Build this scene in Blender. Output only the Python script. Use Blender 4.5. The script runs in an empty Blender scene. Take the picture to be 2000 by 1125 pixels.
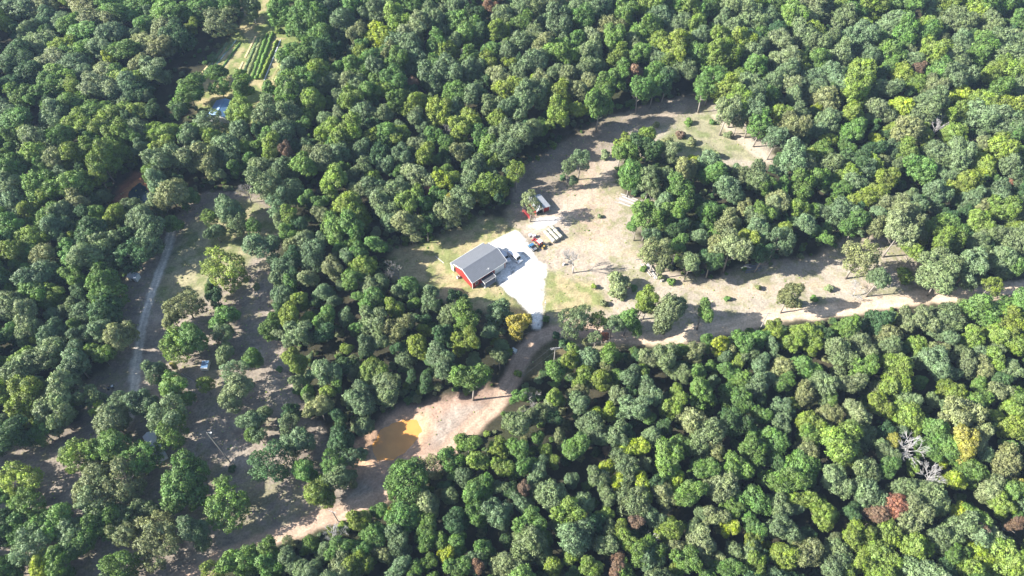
import bpy, bmesh, math, random
import numpy as np
from mathutils import Vector, Matrix, Euler
R = math.radians
random.seed(7)
RNG = np.random.default_rng(11)
scene = bpy.context.scene
COL = scene.collection

# ------------------------------------------------------------------ camera, light, exposure
H, F, PITCH = 190.0, 1387.0, R(53.5)
cam_d = bpy.data.cameras.new("camera")
cam_d.sensor_width = 36.0
cam_d.lens = F / 2000 * 36
cam_d.clip_start = 1.0
cam_d.clip_end = 4000
cam = bpy.data.objects.new("camera", cam_d)
COL.objects.link(cam)
cam.location = (0, 0, H)
cam.rotation_euler = (R(90) - PITCH, 0, 0)
scene.camera = cam

SUN_EL, SUN_AZ = R(31.5), R(188)          # direction towards the sun
to_sun = Vector((math.cos(SUN_AZ) * math.cos(SUN_EL), math.sin(SUN_AZ) * math.cos(SUN_EL), math.sin(SUN_EL)))
sun_d = bpy.data.lights.new("sun", 'SUN')
sun_d.energy = 4.8
sun_d.angle = R(0.5)
sun_d.color = (1.0, 0.955, 0.88)
sun = bpy.data.objects.new("sun", sun_d)
COL.objects.link(sun)
sun.rotation_euler = (-to_sun).to_track_quat('-Z', 'Y').to_euler()
sun.location = (-200, 0, 250)

world = bpy.data.worlds.new("World")
scene.world = world
world.use_nodes = True
nt = world.node_tree
sky = nt.nodes.new('ShaderNodeTexSky')
sky.sky_type = 'NISHITA'
sky.sun_disc = False
sky.sun_elevation = SUN_EL
sky.sun_rotation = R(90) - SUN_AZ
nt.links.new(sky.outputs[0], nt.nodes['Background'].inputs[0])
nt.nodes['Background'].inputs[1].default_value = 0.08
scene.view_settings.view_transform = 'Standard'
scene.view_settings.look = 'None'
scene.view_settings.gamma = 1.0
scene.view_settings.exposure = 1.72
scene.cycles.max_bounces = 5
scene.cycles.diffuse_bounces = 2
scene.cycles.transmission_bounces = 3

# ------------------------------------------------------------------ helpers
def P(px, py, z=0.0):
    """a point of the photograph (2000 x 1125) carried to height z"""
    a = (px - 1000) / F; b = -(py - 562.5) / F
    r = Vector((a, math.cos(PITCH) + b * math.sin(PITCH), -math.sin(PITCH) + b * math.cos(PITCH)))
    t = (z - H) / r.z
    return Vector((r.x * t, r.y * t, z))

def to_px(v):
    d = Vector(v) - Vector((0, 0, H))
    c, s = math.cos(PITCH), math.sin(PITCH)
    f = d.y * c - d.z * s
    u = d.y * s + d.z * c
    return 1000 + F * d.x / f, 562.5 - F * u / f

def tag(o, label=None, cat=None, group=None, kind=None):
    if label: o['label'] = label
    if cat: o['category'] = cat
    if group: o['group'] = group
    if kind: o['kind'] = kind
    return o

def empty(name, loc, rz=0.0):
    o = bpy.data.objects.new(name, None)
    COL.objects.link(o)
    o.empty_display_size = 0.5
    o.location = loc
    o.rotation_euler = (0, 0, rz)
    return o

def add_obj(name, mesh, parent=None):
    o = bpy.data.objects.new(name, mesh)
    COL.objects.link(o)
    if parent is not None: o.parent = parent
    return o

class MB:
    """collects shapes into one mesh"""
    def __init__(s): s.v = []; s.f = []
    def poly(s, pts):
        n = len(s.v); s.v += [tuple(p) for p in pts]; s.f.append(tuple(range(n, n + len(pts)))); return s
    def prism(s, base, top):
        n = len(s.v); k = len(base)
        s.v += [tuple(p) for p in base] + [tuple(p) for p in top]
        s.f.append(tuple(range(n + k - 1, n - 1, -1))); s.f.append(tuple(range(n + k, n + 2 * k)))
        for i in range(k):
            j = (i + 1) % k
            s.f.append((n + i, n + j, n + k + j, n + k + i))
        return s
    def box(s, x0, x1, y0, y1, z0, z1):
        return s.prism([(x0, y0, z0), (x1, y0, z0), (x1, y1, z0), (x0, y1, z0)], [(x0, y0, z1), (x1, y0, z1), (x1, y1, z1), (x0, y1, z1)])
    def tube(s, pts, rad, n=6, cap=True):
        pts = [Vector(p) for p in pts]
        if not hasattr(rad, '__len__'): rad = [rad] * len(pts)
        b = len(s.v)
        for i, p in enumerate(pts):
            d = (pts[min(i + 1, len(pts) - 1)] - pts[max(i - 1, 0)]).normalized()
            a = d.orthogonal().normalized() if abs(d.z) > 0.9 else d.cross(Vector((0, 0, 1))).normalized()
            c = d.cross(a)
            for k in range(n):
                t = 2 * math.pi * k / n
                s.v.append(tuple(p + (a * math.cos(t) + c * math.sin(t)) * rad[i]))
        for i in range(len(pts) - 1):
            for k in range(n):
                k2 = (k + 1) % n
                s.f.append((b + i * n + k, b + i * n + k2, b + (i + 1) * n + k2, b + (i + 1) * n + k))
        if cap:
            s.f.append(tuple(range(b + n - 1, b - 1, -1)))
            e = b + (len(pts) - 1) * n
            s.f.append(tuple(range(e, e + n)))
        return s
    def build(s, name, mat, parent=None, bevel=0.0, smooth=False):
        me = bpy.data.meshes.new(name)
        me.from_pydata(s.v, [], s.f)
        me.materials.append(mat)
        if smooth:
            me.polygons.foreach_set('use_smooth', [True] * len(me.polygons))
        bm = bmesh.new(); bm.from_mesh(me)
        bmesh.ops.recalc_face_normals(bm, faces=bm.faces[:])
        if bevel > 0:
            bmesh.ops.bevel(bm, geom=bm.edges[:], offset=bevel, segments=2, affect='EDGES', clamp_overlap=True)
        bm.to_mesh(me); bm.free()
        return add_obj(name, me, parent)

# ------------------------------------------------------------------ materials
def mat_new(name):
    m = bpy.data.materials.new(name); m.use_nodes = True
    return m, m.node_tree, m.node_tree.nodes['Principled BSDF']

def mat(name, col, rough=0.7, metal=0.0, var=0.18, scale=1.5, bump=0.0, bscale=6.0):
    m, t, b = mat_new(name)
    b.inputs['Roughness'].default_value = rough
    b.inputs['Metallic'].default_value = metal
    tc = t.nodes.new('ShaderNodeTexCoord')
    n = t.nodes.new('ShaderNodeTexNoise'); n.inputs['Scale'].default_value = scale; n.inputs['Detail'].default_value = 5
    t.links.new(tc.outputs['Object'], n.inputs['Vector'])
    mx = t.nodes.new('ShaderNodeMix'); mx.data_type = 'RGBA'
    mx.inputs['A'].default_value = (*[c * (1 - var) for c in col], 1)
    mx.inputs['B'].default_value = (*[min(1, c * (1 + var)) for c in col], 1)
    t.links.new(n.outputs['Fac'], mx.inputs['Factor'])
    t.links.new(mx.outputs['Result'], b.inputs['Base Color'])
    if bump:
        n2 = t.nodes.new('ShaderNodeTexNoise'); n2.inputs['Scale'].default_value = bscale; n2.inputs['Detail'].default_value = 6
        t.links.new(tc.outputs['Object'], n2.inputs['Vector'])
        bp = t.nodes.new('ShaderNodeBump'); bp.inputs['Strength'].default_value = bump; bp.inputs['Distance'].default_value = 0.1
        t.links.new(n2.outputs['Fac'], bp.inputs['Height'])
        t.links.new(bp.outputs['Normal'], b.inputs['Normal'])
    return m

def mat_ribbed(name, col, axis, period, rough=0.45, metal=0.0, depth=0.12):
    """corrugated sheet: ribs every `period` metres along an object axis, with weathering"""
    m, t, b = mat_new(name)
    b.inputs['Roughness'].default_value = rough
    b.inputs['Metallic'].default_value = metal
    tc = t.nodes.new('ShaderNodeTexCoord')
    sp = t.nodes.new('ShaderNodeSeparateXYZ'); t.links.new(tc.outputs['Object'], sp.inputs[0])
    mul = t.nodes.new('ShaderNodeMath'); mul.operation = 'MULTIPLY'; mul.inputs[1].default_value = 2 * math.pi / period
    t.links.new(sp.outputs[axis], mul.inputs[0])
    sn = t.nodes.new('ShaderNodeMath'); sn.operation = 'SINE'; t.links.new(mul.outputs[0], sn.inputs[0])
    n = t.nodes.new('ShaderNodeTexNoise'); n.inputs['Scale'].default_value = 0.8; n.inputs['Detail'].default_value = 6
    t.links.new(tc.outputs['Object'], n.inputs['Vector'])
    mx = t.nodes.new('ShaderNodeMix'); mx.data_type = 'RGBA'
    mx.inputs['A'].default_value = (*[c * 0.82 for c in col], 1)
    mx.inputs['B'].default_value = (*[min(1, c * 1.18) for c in col], 1)
    t.links.new(n.outputs['Fac'], mx.inputs['Factor'])
    t.links.new(mx.outputs['Result'], b.inputs['Base Color'])
    bp = t.nodes.new('ShaderNodeBump'); bp.inputs['Strength'].default_value = 0.8; bp.inputs['Distance'].default_value = depth * 0.5
    t.links.new(sn.outputs[0], bp.inputs['Height'])
    t.links.new(bp.outputs['Normal'], b.inputs['Normal'])
    return m

M = {}
M['red'] = mat_ribbed('red_sheet', (0.33, 0.034, 0.031), 'X', 0.3, 0.5)
M['red_end'] = mat_ribbed('red_sheet_end', (0.33, 0.034, 0.031), 'Y', 0.3, 0.5)
M['roof'] = mat_ribbed('grey_roof_sheet', (0.155, 0.165, 0.185), 'X', 0.45, 0.42, 0.0, 0.1)
M['white'] = mat('white_paint', (0.72, 0.72, 0.70), 0.5, 0, 0.08)
M['white_car'] = mat('white_car_paint', (0.75, 0.76, 0.77), 0.25, 0, 0.05)
M['glass'] = mat('dark_glass', (0.02, 0.025, 0.03), 0.08, 0, 0.1)
M['navy'] = mat_ribbed('dark_porch_roof', (0.018, 0.022, 0.035), 'X', 0.3, 0.5)
M['door_white'] = mat_ribbed('garage_door_panels', (0.74, 0.74, 0.73), 'Z', 0.55, 0.5)
M['rubber'] = mat('rubber', (0.02, 0.02, 0.02), 0.9)
M['rim'] = mat('wheel_rim', (0.35, 0.35, 0.36), 0.4, 0.7)
M['tail'] = mat('red_lens', (0.4, 0.02, 0.02), 0.25)
M['lamp'] = mat('lamp_lens', (0.7, 0.7, 0.66), 0.15)
M['tractor'] = mat('tractor_red', (0.36, 0.04, 0.04), 0.4)
M['yellow'] = mat('rim_yellow', (0.38, 0.26, 0.06), 0.5)
M['blue'] = mat('blue_paint', (0.05, 0.15, 0.28), 0.4)
M['steel'] = mat('grey_steel', (0.20, 0.21, 0.23), 0.5, 0.3)
M['galv'] = mat_ribbed('galvanised_sheet', (0.62, 0.66, 0.72), 'X', 0.35, 0.5, 0.0)
M['blueroof'] = mat_ribbed('blue_metal_roof', (0.13, 0.24, 0.40), 'X', 0.4, 0.4, 0.1)
M['barnroof'] = mat_ribbed('barn_roof_sheet', (0.42, 0.44, 0.47), 'Y', 0.4, 0.45, 0.2)
M['wood'] = mat('grey_weathered_wood', (0.30, 0.26, 0.22), 0.9, 0, 0.3, 4)
M['log'] = mat('bare_log', (0.30, 0.282, 0.26), 0.9, 0, 0.35, 5, 0.5, 12)
M['bark'] = mat('bark', (0.27, 0.24, 0.205), 0.95, 0, 0.35, 3, 0.6, 10)
M['palebark'] = mat('pale_dead_wood', (0.40, 0.385, 0.37), 0.9, 0, 0.2, 3)
M['greybark'] = mat('grey_twigs', (0.25, 0.235, 0.22), 0.9, 0, 0.2, 3)
M['bale'] = mat('bale_hay', (0.34, 0.32, 0.24), 0.95, 0, 0.3, 7, 0.6, 14)
M['balewrap'] = mat('bale_net_wrap', (0.40, 0.39, 0.32), 0.7, 0, 0.25, 9, 0.3, 20)
M['plastic'] = mat('white_row_cover', (0.6, 0.62, 0.63), 0.5, 0, 0.2, 2)
M['straw'] = mat('straw_mulch', (0.52, 0.41, 0.22), 0.95, 0, 0.25, 5, 0.6, 12)
M['dark'] = mat('dark_interior', (0.015, 0.015, 0.015), 0.9)
M['wire'] = mat('wire', (0.16, 0.16, 0.16), 0.5)
M['seat'] = mat('seat_black', (0.03, 0.03, 0.03), 0.7)

def foliage_mat():
    m, t, b = mat_new('foliage')
    b.inputs['Roughness'].default_value = 0.55
    b.inputs['Specular IOR Level'].default_value = 0.25
    at = t.nodes.new('ShaderNodeAttribute'); at.attribute_type = 'INSTANCER'; at.attribute_name = 'tint'
    av = t.nodes.new('ShaderNodeAttribute'); av.attribute_type = 'GEOMETRY'; av.attribute_name = 'leafvar'
    hs = t.nodes.new('ShaderNodeHueSaturation')
    sp = t.nodes.new('ShaderNodeSeparateXYZ')
    t.links.new(av.outputs['Vector'], sp.inputs[0])
    t.links.new(at.outputs['Color'], hs.inputs['Color'])
    def mr(o, a, b_):
        q = t.nodes.new('ShaderNodeMapRange'); q.inputs['To Min'].default_value = a; q.inputs['To Max'].default_value = b_
        t.links.new(sp.outputs[o], q.inputs['Value']); return q
    t.links.new(mr(0, 0.484, 0.512).outputs[0], hs.inputs['Hue'])
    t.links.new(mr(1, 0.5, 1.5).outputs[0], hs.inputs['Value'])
    t.links.new(mr(2, 0.85, 1.15).outputs[0], hs.inputs['Saturation'])
    t.links.new(hs.outputs[0], b.inputs['Base Color'])
    tr = t.nodes.new('ShaderNodeBsdfTranslucent')
    t.links.new(hs.outputs[0], tr.inputs['Color'])
    mx = t.nodes.new('ShaderNodeMixShader'); mx.inputs[0].default_value = 0.2
    t.links.new(b.outputs[0], mx.inputs[1]); t.links.new(tr.outputs[0], mx.inputs[2])
    t.links.new(mx.outputs[0], t.nodes['Material Output'].inputs['Surface'])
    return m
M['leaf'] = foliage_mat()

# ------------------------------------------------------------------ ground
def hash2(ix, iy, seed):
    h = (ix.astype(np.int64) * 374761393 + iy.astype(np.int64) * 668265263 + seed * 974634777) & 0x7fffffff
    h = ((h ^ (h >> 13)) * 1274126177) & 0x7fffffff
    return ((h ^ (h >> 16)) & 0xffff) / 65535.0
def vnoise(x, y, seed):
    ix, iy = np.floor(x), np.floor(y)
    fx, fy = x - ix, y - iy
    fx = fx * fx * (3 - 2 * fx); fy = fy * fy * (3 - 2 * fy)
    a, b_ = hash2(ix, iy, seed), hash2(ix + 1, iy, seed)
    c, d = hash2(ix, iy + 1, seed), hash2(ix + 1, iy + 1, seed)
    return (a * (1 - fx) + b_ * fx) * (1 - fy) + (c * (1 - fx) + d * fx) * fy
def fbm(x, y, s, seed, o=4):
    r = 0; amp = 0.5; tot = 0
    for k in range(o):
        r = r + amp * vnoise(x / s, y / s, seed + k * 17); tot += amp
        amp *= 0.55; s *= 0.5
    return r / tot

def wpoly(pts): return np.array([P(x, y)[:2] for x, y in pts])
def poly_sd(X, Y, pts):
    """signed distance, positive inside"""
    if X.size > 50:
        x0, y0 = pts.min(0) - 16; x1, y1 = pts.max(0) + 16
        k = (X > x0) & (X < x1) & (Y > y0) & (Y < y1)
        out = np.full(X.shape, -16.0)
        if k.any(): out[k] = _poly_sd(X[k], Y[k], pts)
        return out
    return _poly_sd(X, Y, pts)
def _poly_sd(X, Y, pts):
    d = np.full(X.shape, 1e9); ins = np.zeros(X.shape, bool)
    n = len(pts)
    for i in range(n):
        x0, y0 = pts[i]; x1, y1 = pts[(i + 1) % n]
        ex, ey = x1 - x0, y1 - y0
        t = np.clip(((X - x0) * ex + (Y - y0) * ey) / (ex * ex + ey * ey + 1e-9), 0, 1)
        d = np.minimum(d, (X - x0 - t * ex) ** 2 + (Y - y0 - t * ey) ** 2)
        if y0 != y1:
            ins ^= ((y0 > Y) != (y1 > Y)) & (X < (x1 - x0) * (Y - y0) / (y1 - y0) + x0)
    return np.where(ins, 1, -1) * np.sqrt(d)
def line_d(X, Y, pts):
    if X.size > 50:
        a = np.array(pts); x0, y0 = a.min(0) - 16; x1, y1 = a.max(0) + 16
        k = (X > x0) & (X < x1) & (Y > y0) & (Y < y1)
        out = np.full(X.shape, 16.0)
        if k.any(): out[k] = _line_d(X[k], Y[k], pts)
        return out
    return _line_d(X, Y, pts)
def _line_d(X, Y, pts):
    d = np.full(X.shape, 1e9)
    for (x0, y0), (x1, y1) in zip(pts[:-1], pts[1:]):
        ex, ey = x1 - x0, y1 - y0
        t = np.clip(((X - x0) * ex + (Y - y0) * ey) / (ex * ex + ey * ey + 1e-9), 0, 1)
        d = np.minimum(d, (X - x0 - t * ex) ** 2 + (Y - y0 - t * ey) ** 2)
    return np.sqrt(d)

POLY = {
 'clearing': [(985,445),(1005,345),(1075,295),(1190,228),(1330,190),(1400,200),(1490,255),(1515,322),(1430,335),(1300,305),(1222,305),(1195,345),(1215,385),(1290,392),(1275,440),(1235,450),(1258,505),(1310,533),(1400,545),(1500,515),(1600,500),(1650,462),(1740,462),(1800,515),(1850,548),(1700,598),(1540,625),(1400,655),(1300,668),(1100,650),(1060,612),(1075,540),(1050,490),(1010,450)],
 'litter_shade_band': [(1000,440),(1003,340),(1075,288),(1190,224),(1330,186),(1410,200),(1330,228),(1230,262),(1165,310),(1120,350),(1075,400)],
 'lawn': [(760,490),(800,478),(860,468),(930,425),(985,428),(1015,448),(985,475),(960,500),(975,553),(1000,585),(1018,600),(960,612),(885,600),(845,575),(800,570),(765,530)],
 'lawn_right': [(1068,528),(1105,538),(1150,556),(1185,580),(1195,602),(1100,612),(1060,612),(1064,565)],
 'upper_grass': [(1285,270),(1330,235),(1390,222),(1440,255),(1460,290),(1480,318),(1400,310),(1310,300)],
 'pale_track': [(1385,228),(1398,224),(1450,262),(1502,305),(1508,320),(1485,318),(1430,270)],
 'left_lawn': [(335,480),(360,440),(410,400),(500,395),(560,440),(520,470),(480,520),(425,540),(385,585),(340,592),(308,592),(300,560)],
 'yard': [(-40,860),(60,850),(150,830),(170,790),(110,760),(210,720),(240,640),(225,560),(300,470),(345,410),(400,375),(500,372),(570,420),(540,470),(530,600),(560,700),(590,800),(640,860),(720,860),(780,905),(740,960),(560,1050),(380,1130),(-60,1160)],
 'garden': [(380,165),(425,110),(440,85),(470,55),(520,20),(585,48),(588,110),(550,160),(540,195),(500,240),(470,262),(430,262),(390,235),(380,200)],
 'trackhead': [(465,60),(478,20),(490,-30),(530,-30),(530,30),(560,45)],
 'nook': [(690,885),(720,840),(790,790),(900,770),(985,752),(905,870),(820,925),(740,950),(700,930)],
 'pond_left_bank': [(205,395),(225,355),(262,330),(300,328),(300,400),(275,410),(240,430)],
 'verge': [(1010,745),(1000,700),(1070,640),(1130,650),(1180,672),(1330,668),(1200,682),(1120,700),(1070,730)],
 'shade_bank': [(1090,655),(1300,668),(1350,672),(1190,690),(1120,690)],
 'driveway': [(1008,450),(1017,454),(1023,466),(1033,477),(1045,492),(1066,514),(1069,526),(1066,545),(1062,577),(1058,600),(1055,622),(1052,640),(1036,640),(1030,612),(1021,598),(1010,584),(992,573),(977,553),(968,541),(985,522),(975,500),(958,475),(979,464),(998,455)],
 'barn_pad': [(1034,425),(1060,420),(1090,428),(1085,436),(1045,444),(1034,440)],
 'pond_orange': [(734,868),(748,843),(770,829),(808,824),(818,843),(806,864),(786,882),(768,890),(740,892)],
 'orange_bank': [(690,890),(700,860),(740,832),(790,800),(830,808),(850,840),(830,880),(790,905),(740,925),(700,930)],
 'pond_teal': [(248,402),(254,372),(272,358),(284,366),(282,392),(276,404),(262,410)],
 'teal_bank': [(215,395),(232,360),(262,338),(300,332),(302,360),(300,402),(276,412),(240,420)],
 'nook_gravel': [(838,868),(850,835),(885,800),(925,788),(942,792),(900,838),(868,872)],
}
WP = {k: wpoly(v) for k, v in POLY.items()}
LINES = {
 'road': ([(330,1150),(440,1092),(560,1042),(660,1002),(740,968),(800,930),(870,885),(915,845),(965,795),(1000,740),(1018,690),(1045,660),(1080,645),(1120,640),(1180,655),(1250,665),(1340,655),(1430,636),(1500,618),(1560,612),(1650,604),(1740,590),(1850,577),(1960,568),(2080,545)], 2.7),
 'lane': ([(338,440),(330,470),(318,510),(304,550),(292,590),(281,630),(272,680),(266,730),(262,775),(250,830)], 1.35),
 'clear_track': ([(1040,440),(1100,410),(1150,380),(1185,330),(1200,300),(1260,255),(1330,210)], 2.2),
 'track2': ([(1062,470),(1150,480),(1240,500),(1310,545),(1420,575),(1560,560),(1700,560)], 2.0),
 'drive': ([(1045,645),(1040,600),(1020,565),(1000,540),(985,522)], 1.0),
 'verge_path': ([(1160,676),(1260,668),(1340,656)], 1.6),
 'garden_path': ([(500,20),(520,60),(560,50)], 1.5),
}
LW = {k: ([tuple(P(x, y)[:2]) for x, y in v[0]], v[1]) for k, v in LINES.items()}

def sstep(a, b_, x):
    t = np.clip((x - a) / (b_ - a), 0, 1); return t * t * (3 - 2 * t)

def ground_fields(X, Y):
    wx = X + (fbm(X, Y, 9, 3) - 0.5) * 5 + (fbm(X, Y, 2, 5, 3) - 0.5) * 1.6
    wy = Y + (fbm(X, Y, 9, 41) - 0.5) * 5 + (fbm(X, Y, 2, 43, 3) - 0.5) * 1.6
    n1 = fbm(X, Y, 14, 100); n2 = fbm(X, Y, 4, 200); n3 = fbm(X, Y, 1.3, 300, 3); n4 = fbm(X, Y, 30, 400, 3)
    st = lambda n, k=2.4: np.clip((n - 0.5) * k + 0.5, 0, 1)
    n5 = fbm(X, Y, 0.9, 500, 2); n6 = fbm(X, Y, 6, 600, 3)
    n2, n3 = st(n2, 1.7), st(n3, 1.7)
    C = np.zeros(X.shape + (3,))
    def col(r, g, b_): return np.array([r, g, b_])
    litter = col(0.046, 0.043, 0.026) + (n2 * 2 - 1)[..., None] * col(0.018, 0.014, 0.009)
    gm = sstep(0.5, 0.7, n1)[..., None]
    C[:] = litter * (1 - 0.5 * gm) + col(0.045, 0.058, 0.025) * 0.5 * gm
    def lay(m, c):
        m = m[..., None]; C[:] = C * (1 - m) + c * m
    def pm(name, soft=1.5, wob=1.0):
        return sstep(-soft, soft, poly_sd(X + (wx - X) * wob, Y + (wy - Y) * wob, WP[name]))
    earth = col(0.30, 0.235, 0.185); greyearth = col(0.27, 0.228, 0.185); tan = col(0.41, 0.338, 0.265); pink = col(0.45, 0.33, 0.24)
    grass = col(0.20, 0.215, 0.085); dry = col(0.36, 0.32, 0.19); orange = col(0.50, 0.22, 0.09)
    v = (n3 * 2 - 1)[..., None]
    # left yard: bare grey-brown earth, thin grass
    ym = pm('yard')
    yc = greyearth * (0.75 + 0.5 * n2[..., None]) * (1 + 0.25 * v)
    g1 = sstep(0.52, 0.66, n1 * 0.6 + n3 * 0.4)[..., None]
    yc = yc * (1 - 0.6 * g1) + col(0.16, 0.16, 0.075) * 0.6 * g1
    lay(ym, yc)
    ll = pm('left_lawn', 3)
    g2 = sstep(0.38, 0.62, n2 * 0.6 + n1 * 0.4)[..., None]
    lay(ll, (col(0.175, 0.19, 0.082) * g2 + col(0.30, 0.27, 0.16) * (1 - g2)) * (1 + 0.2 * v))
    # verge along the bend: green grass, darkened to paint in the tree shade
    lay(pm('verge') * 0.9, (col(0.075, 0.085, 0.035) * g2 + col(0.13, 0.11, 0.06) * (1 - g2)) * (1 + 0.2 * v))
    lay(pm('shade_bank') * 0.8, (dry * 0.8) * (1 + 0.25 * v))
    # main clearing: pale earth with dry weeds
    cm = pm('clearing', 2.5)
    cc = tan * (0.86 + 0.3 * n1[..., None]) * (1 + 0.16 * v)
    pk = sstep(0.45, 0.62, n4)[..., None]
    cc = cc * (1 - pk * 0.6) + pink * pk * 0.6 * (1 + 0.14 * v)
    wd = (sstep(0.46, 0.66, n6 * 0.5 + n3 * 0.3 + n5 * 0.2) * (0.6 + 0.4 * sstep(.4, .6, n5)))[..., None]
    cc = cc * (1 - 0.85 * wd) + col(0.20, 0.20, 0.095) * 0.85 * wd
    cc = cc * (0.80 + 0.28 * st(n5))[..., None]
    lay(cm, cc)
    eastm = sstep(25, 45, X) * cm
    wd2 = sstep(0.44, 0.6, n2 * 0.4 + n3 * 0.6)[..., None]
    wd2 = sstep(0.42, 0.62, n6 * 0.45 + n3 * 0.3 + n5 * 0.25)[..., None]
    lay(eastm * 0.85, (col(0.37, 0.325, 0.26) * (1 - wd2 * 0.8) + col(0.19, 0.19, 0.095) * wd2 * 0.8) * (0.85 + 0.3 * n3[..., None]))
    lay(pm('litter_shade_band', 4) * (0.45 + 0.4 * n3), col(0.185, 0.15, 0.115) * (0.8 + 0.4 * n2[..., None]))  # leaf-litter brown that also paints in a wider band of tree shade
    # lawns
    for nm in ('lawn', 'lawn_right'):
        lm = pm(nm, 2)
        g3 = sstep(0.40, 0.58, n2 * 0.5 + n1 * 0.5)[..., None]
        lay(lm, (col(0.20, 0.215, 0.085) * g3 + col(0.34, 0.285, 0.16) * (1 - g3)) * (1 + 0.18 * v))
    um = pm('upper_grass', 2.5)
    lay(um * 0.9, (col(0.17, 0.195, 0.085) * (1 - .6 * (1 - g2)) + col(0.34, 0.30, 0.21) * .6 * (1 - g2)) * (1 + 0.22 * v))
    lay(pm('pale_track', 1.5) * 0.85, col(0.46, 0.39, 0.31) * (1 + 0.15 * v))
    # garden ground
    gd = np.maximum(pm('garden', 1.5), pm('trackhead', 1.5))
    lay(gd, (col(0.17, 0.20, 0.07) * g2 + col(0.33, 0.28, 0.15) * (1 - g2)) * (1 + 0.2 * v))
    # pond banks and bare nook
    lay(pm('nook', 2), col(0.33, 0.23, 0.175) * (0.8 + 0.4 * n2[..., None]) * (1 + 0.2 * v))
    lay(pm('nook_gravel', 2.5) * 0.8, col(0.33, 0.285, 0.24) * (0.8 + 0.4 * n3[..., None]))
    lay(pm('orange_bank', 2.5) * 0.85, col(0.47, 0.30, 0.19) * (0.8 + 0.4 * n2[..., None]) * (1 + 0.15 * v))
    lay(pm('teal_bank', 1.5) * 0.9, col(0.30, 0.13, 0.075) * (0.7 + 0.6 * n2[..., None]))
    ring = sstep(3.2, 1.0, np.abs(poly_sd(wx, wy, WP['pond_teal']) + 1)) * 0.8
    lay(ring, orange * (1 + 0.2 * v))
    # tracks and roads
    def lm_(name, soft=1.0):
        pts, w = LW[name]
        return sstep(w + soft, w - soft, line_d(wx * 0.6 + X * 0.4, wy * 0.6 + Y * 0.4, pts))
    lay(lm_('clear_track', 1.6) * 0.5, col(0.46, 0.37, 0.29) * (1 + 0.1 * v))
    lay(lm_('track2', 1.8) * 0.45, col(0.48, 0.37, 0.28) * (1 + 0.1 * v))
    rm = lm_('road', 0.9)
    d = line_d(X, Y, LW['road'][0])
    rut = np.exp(-((np.abs(d) - 1.0) / 0.4) ** 2)[..., None]
    east = sstep(20, 60, X)[..., None]
    rc = (col(0.40, 0.29, 0.215) * (1 - east) + col(0.52, 0.41, 0.30) * east) * (0.85 + 0.3 * n2[..., None]) * (1 + 0.12 * v)
    rc = rc * (1 + 0.18 * rut) 
    lay(rm, rc)
    lm2 = lm_('lane', 0.7)
    d2 = line_d(X, Y, LW['lane'][0])
    rut2 = np.exp(-((np.abs(d2) - 0.85) / 0.4) ** 2)[..., None]
    lay(lm2, col(0.60, 0.545, 0.47) * (0.8 + 0.35 * rut2) * (0.85 + 0.3 * n3[..., None]))
    # crushed white limestone
    dm = sstep(-0.7, 0.7, poly_sd(X + (wx - X) * 0.7, Y + (wy - Y) * 0.7, WP['driveway']))
    sp = sstep(0.66, 0.78, n2 * 0.45 + n3 * 0.55)[..., None]
    dd = line_d(X, Y, LW['drive'][0]); rutd = np.exp(-((np.abs(dd) - 0.85) / 0.35) ** 2)[..., None] * (0.4 + 0.6 * n6[..., None])
    edge = sstep(2.2, 0.2, poly_sd(wx, wy, WP['driveway']))[..., None] * n3[..., None]
    lay(dm, (col(0.74, 0.725, 0.69) * (1 - 0.14 * rutd) * (1 - 0.3 * edge) + col(0.10, 0.07, 0.04) * edge) * (0.86 + 0.26 * n2[..., None]) * (1 - 0.5 * sp))
    lay(pm('barn_pad', 0.8) * 0.8, col(0.58, 0.55, 0.52) * (1 + 0.1 * v))
    pond = poly_sd(X + (wx - X) * 0.4, Y + (wy - Y) * 0.4, WP['pond_orange'])
    pond2 = poly_sd(X + (wx - X) * 0.4, Y + (wy - Y) * 0.4, WP['pond_teal'])
    Z = (n3 - 0.5) * 0.10 + (n2 - 0.5) * 0.12
    Z = Z * (1 - dm * 0.8)
    Z = Z - 0.9 * sstep(-3.0, 1.5, pond) - 0.9 * sstep(-3.0, 1.5, pond2)
    wet = np.maximum(sstep(-0.3, 0.4, pond), sstep(-0.3, 0.4, pond2))
    ids = np.zeros(X.shape, int)
    ids[ym > 0.5] = 1; ids[ll > 0.5] = 2; ids[cm > 0.5] = 3
    ids[(pm('lawn', 2) > 0.5) | (pm('lawn_right', 2) > 0.5)] = 2
    ids[gd > 0.5] = 4; ids[lm2 > 0.5] = 5; ids[rm > 0.5] = 6; ids[dm > 0.5] = 7
    return np.clip(C, 0.01, 0.85), Z, ids

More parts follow.
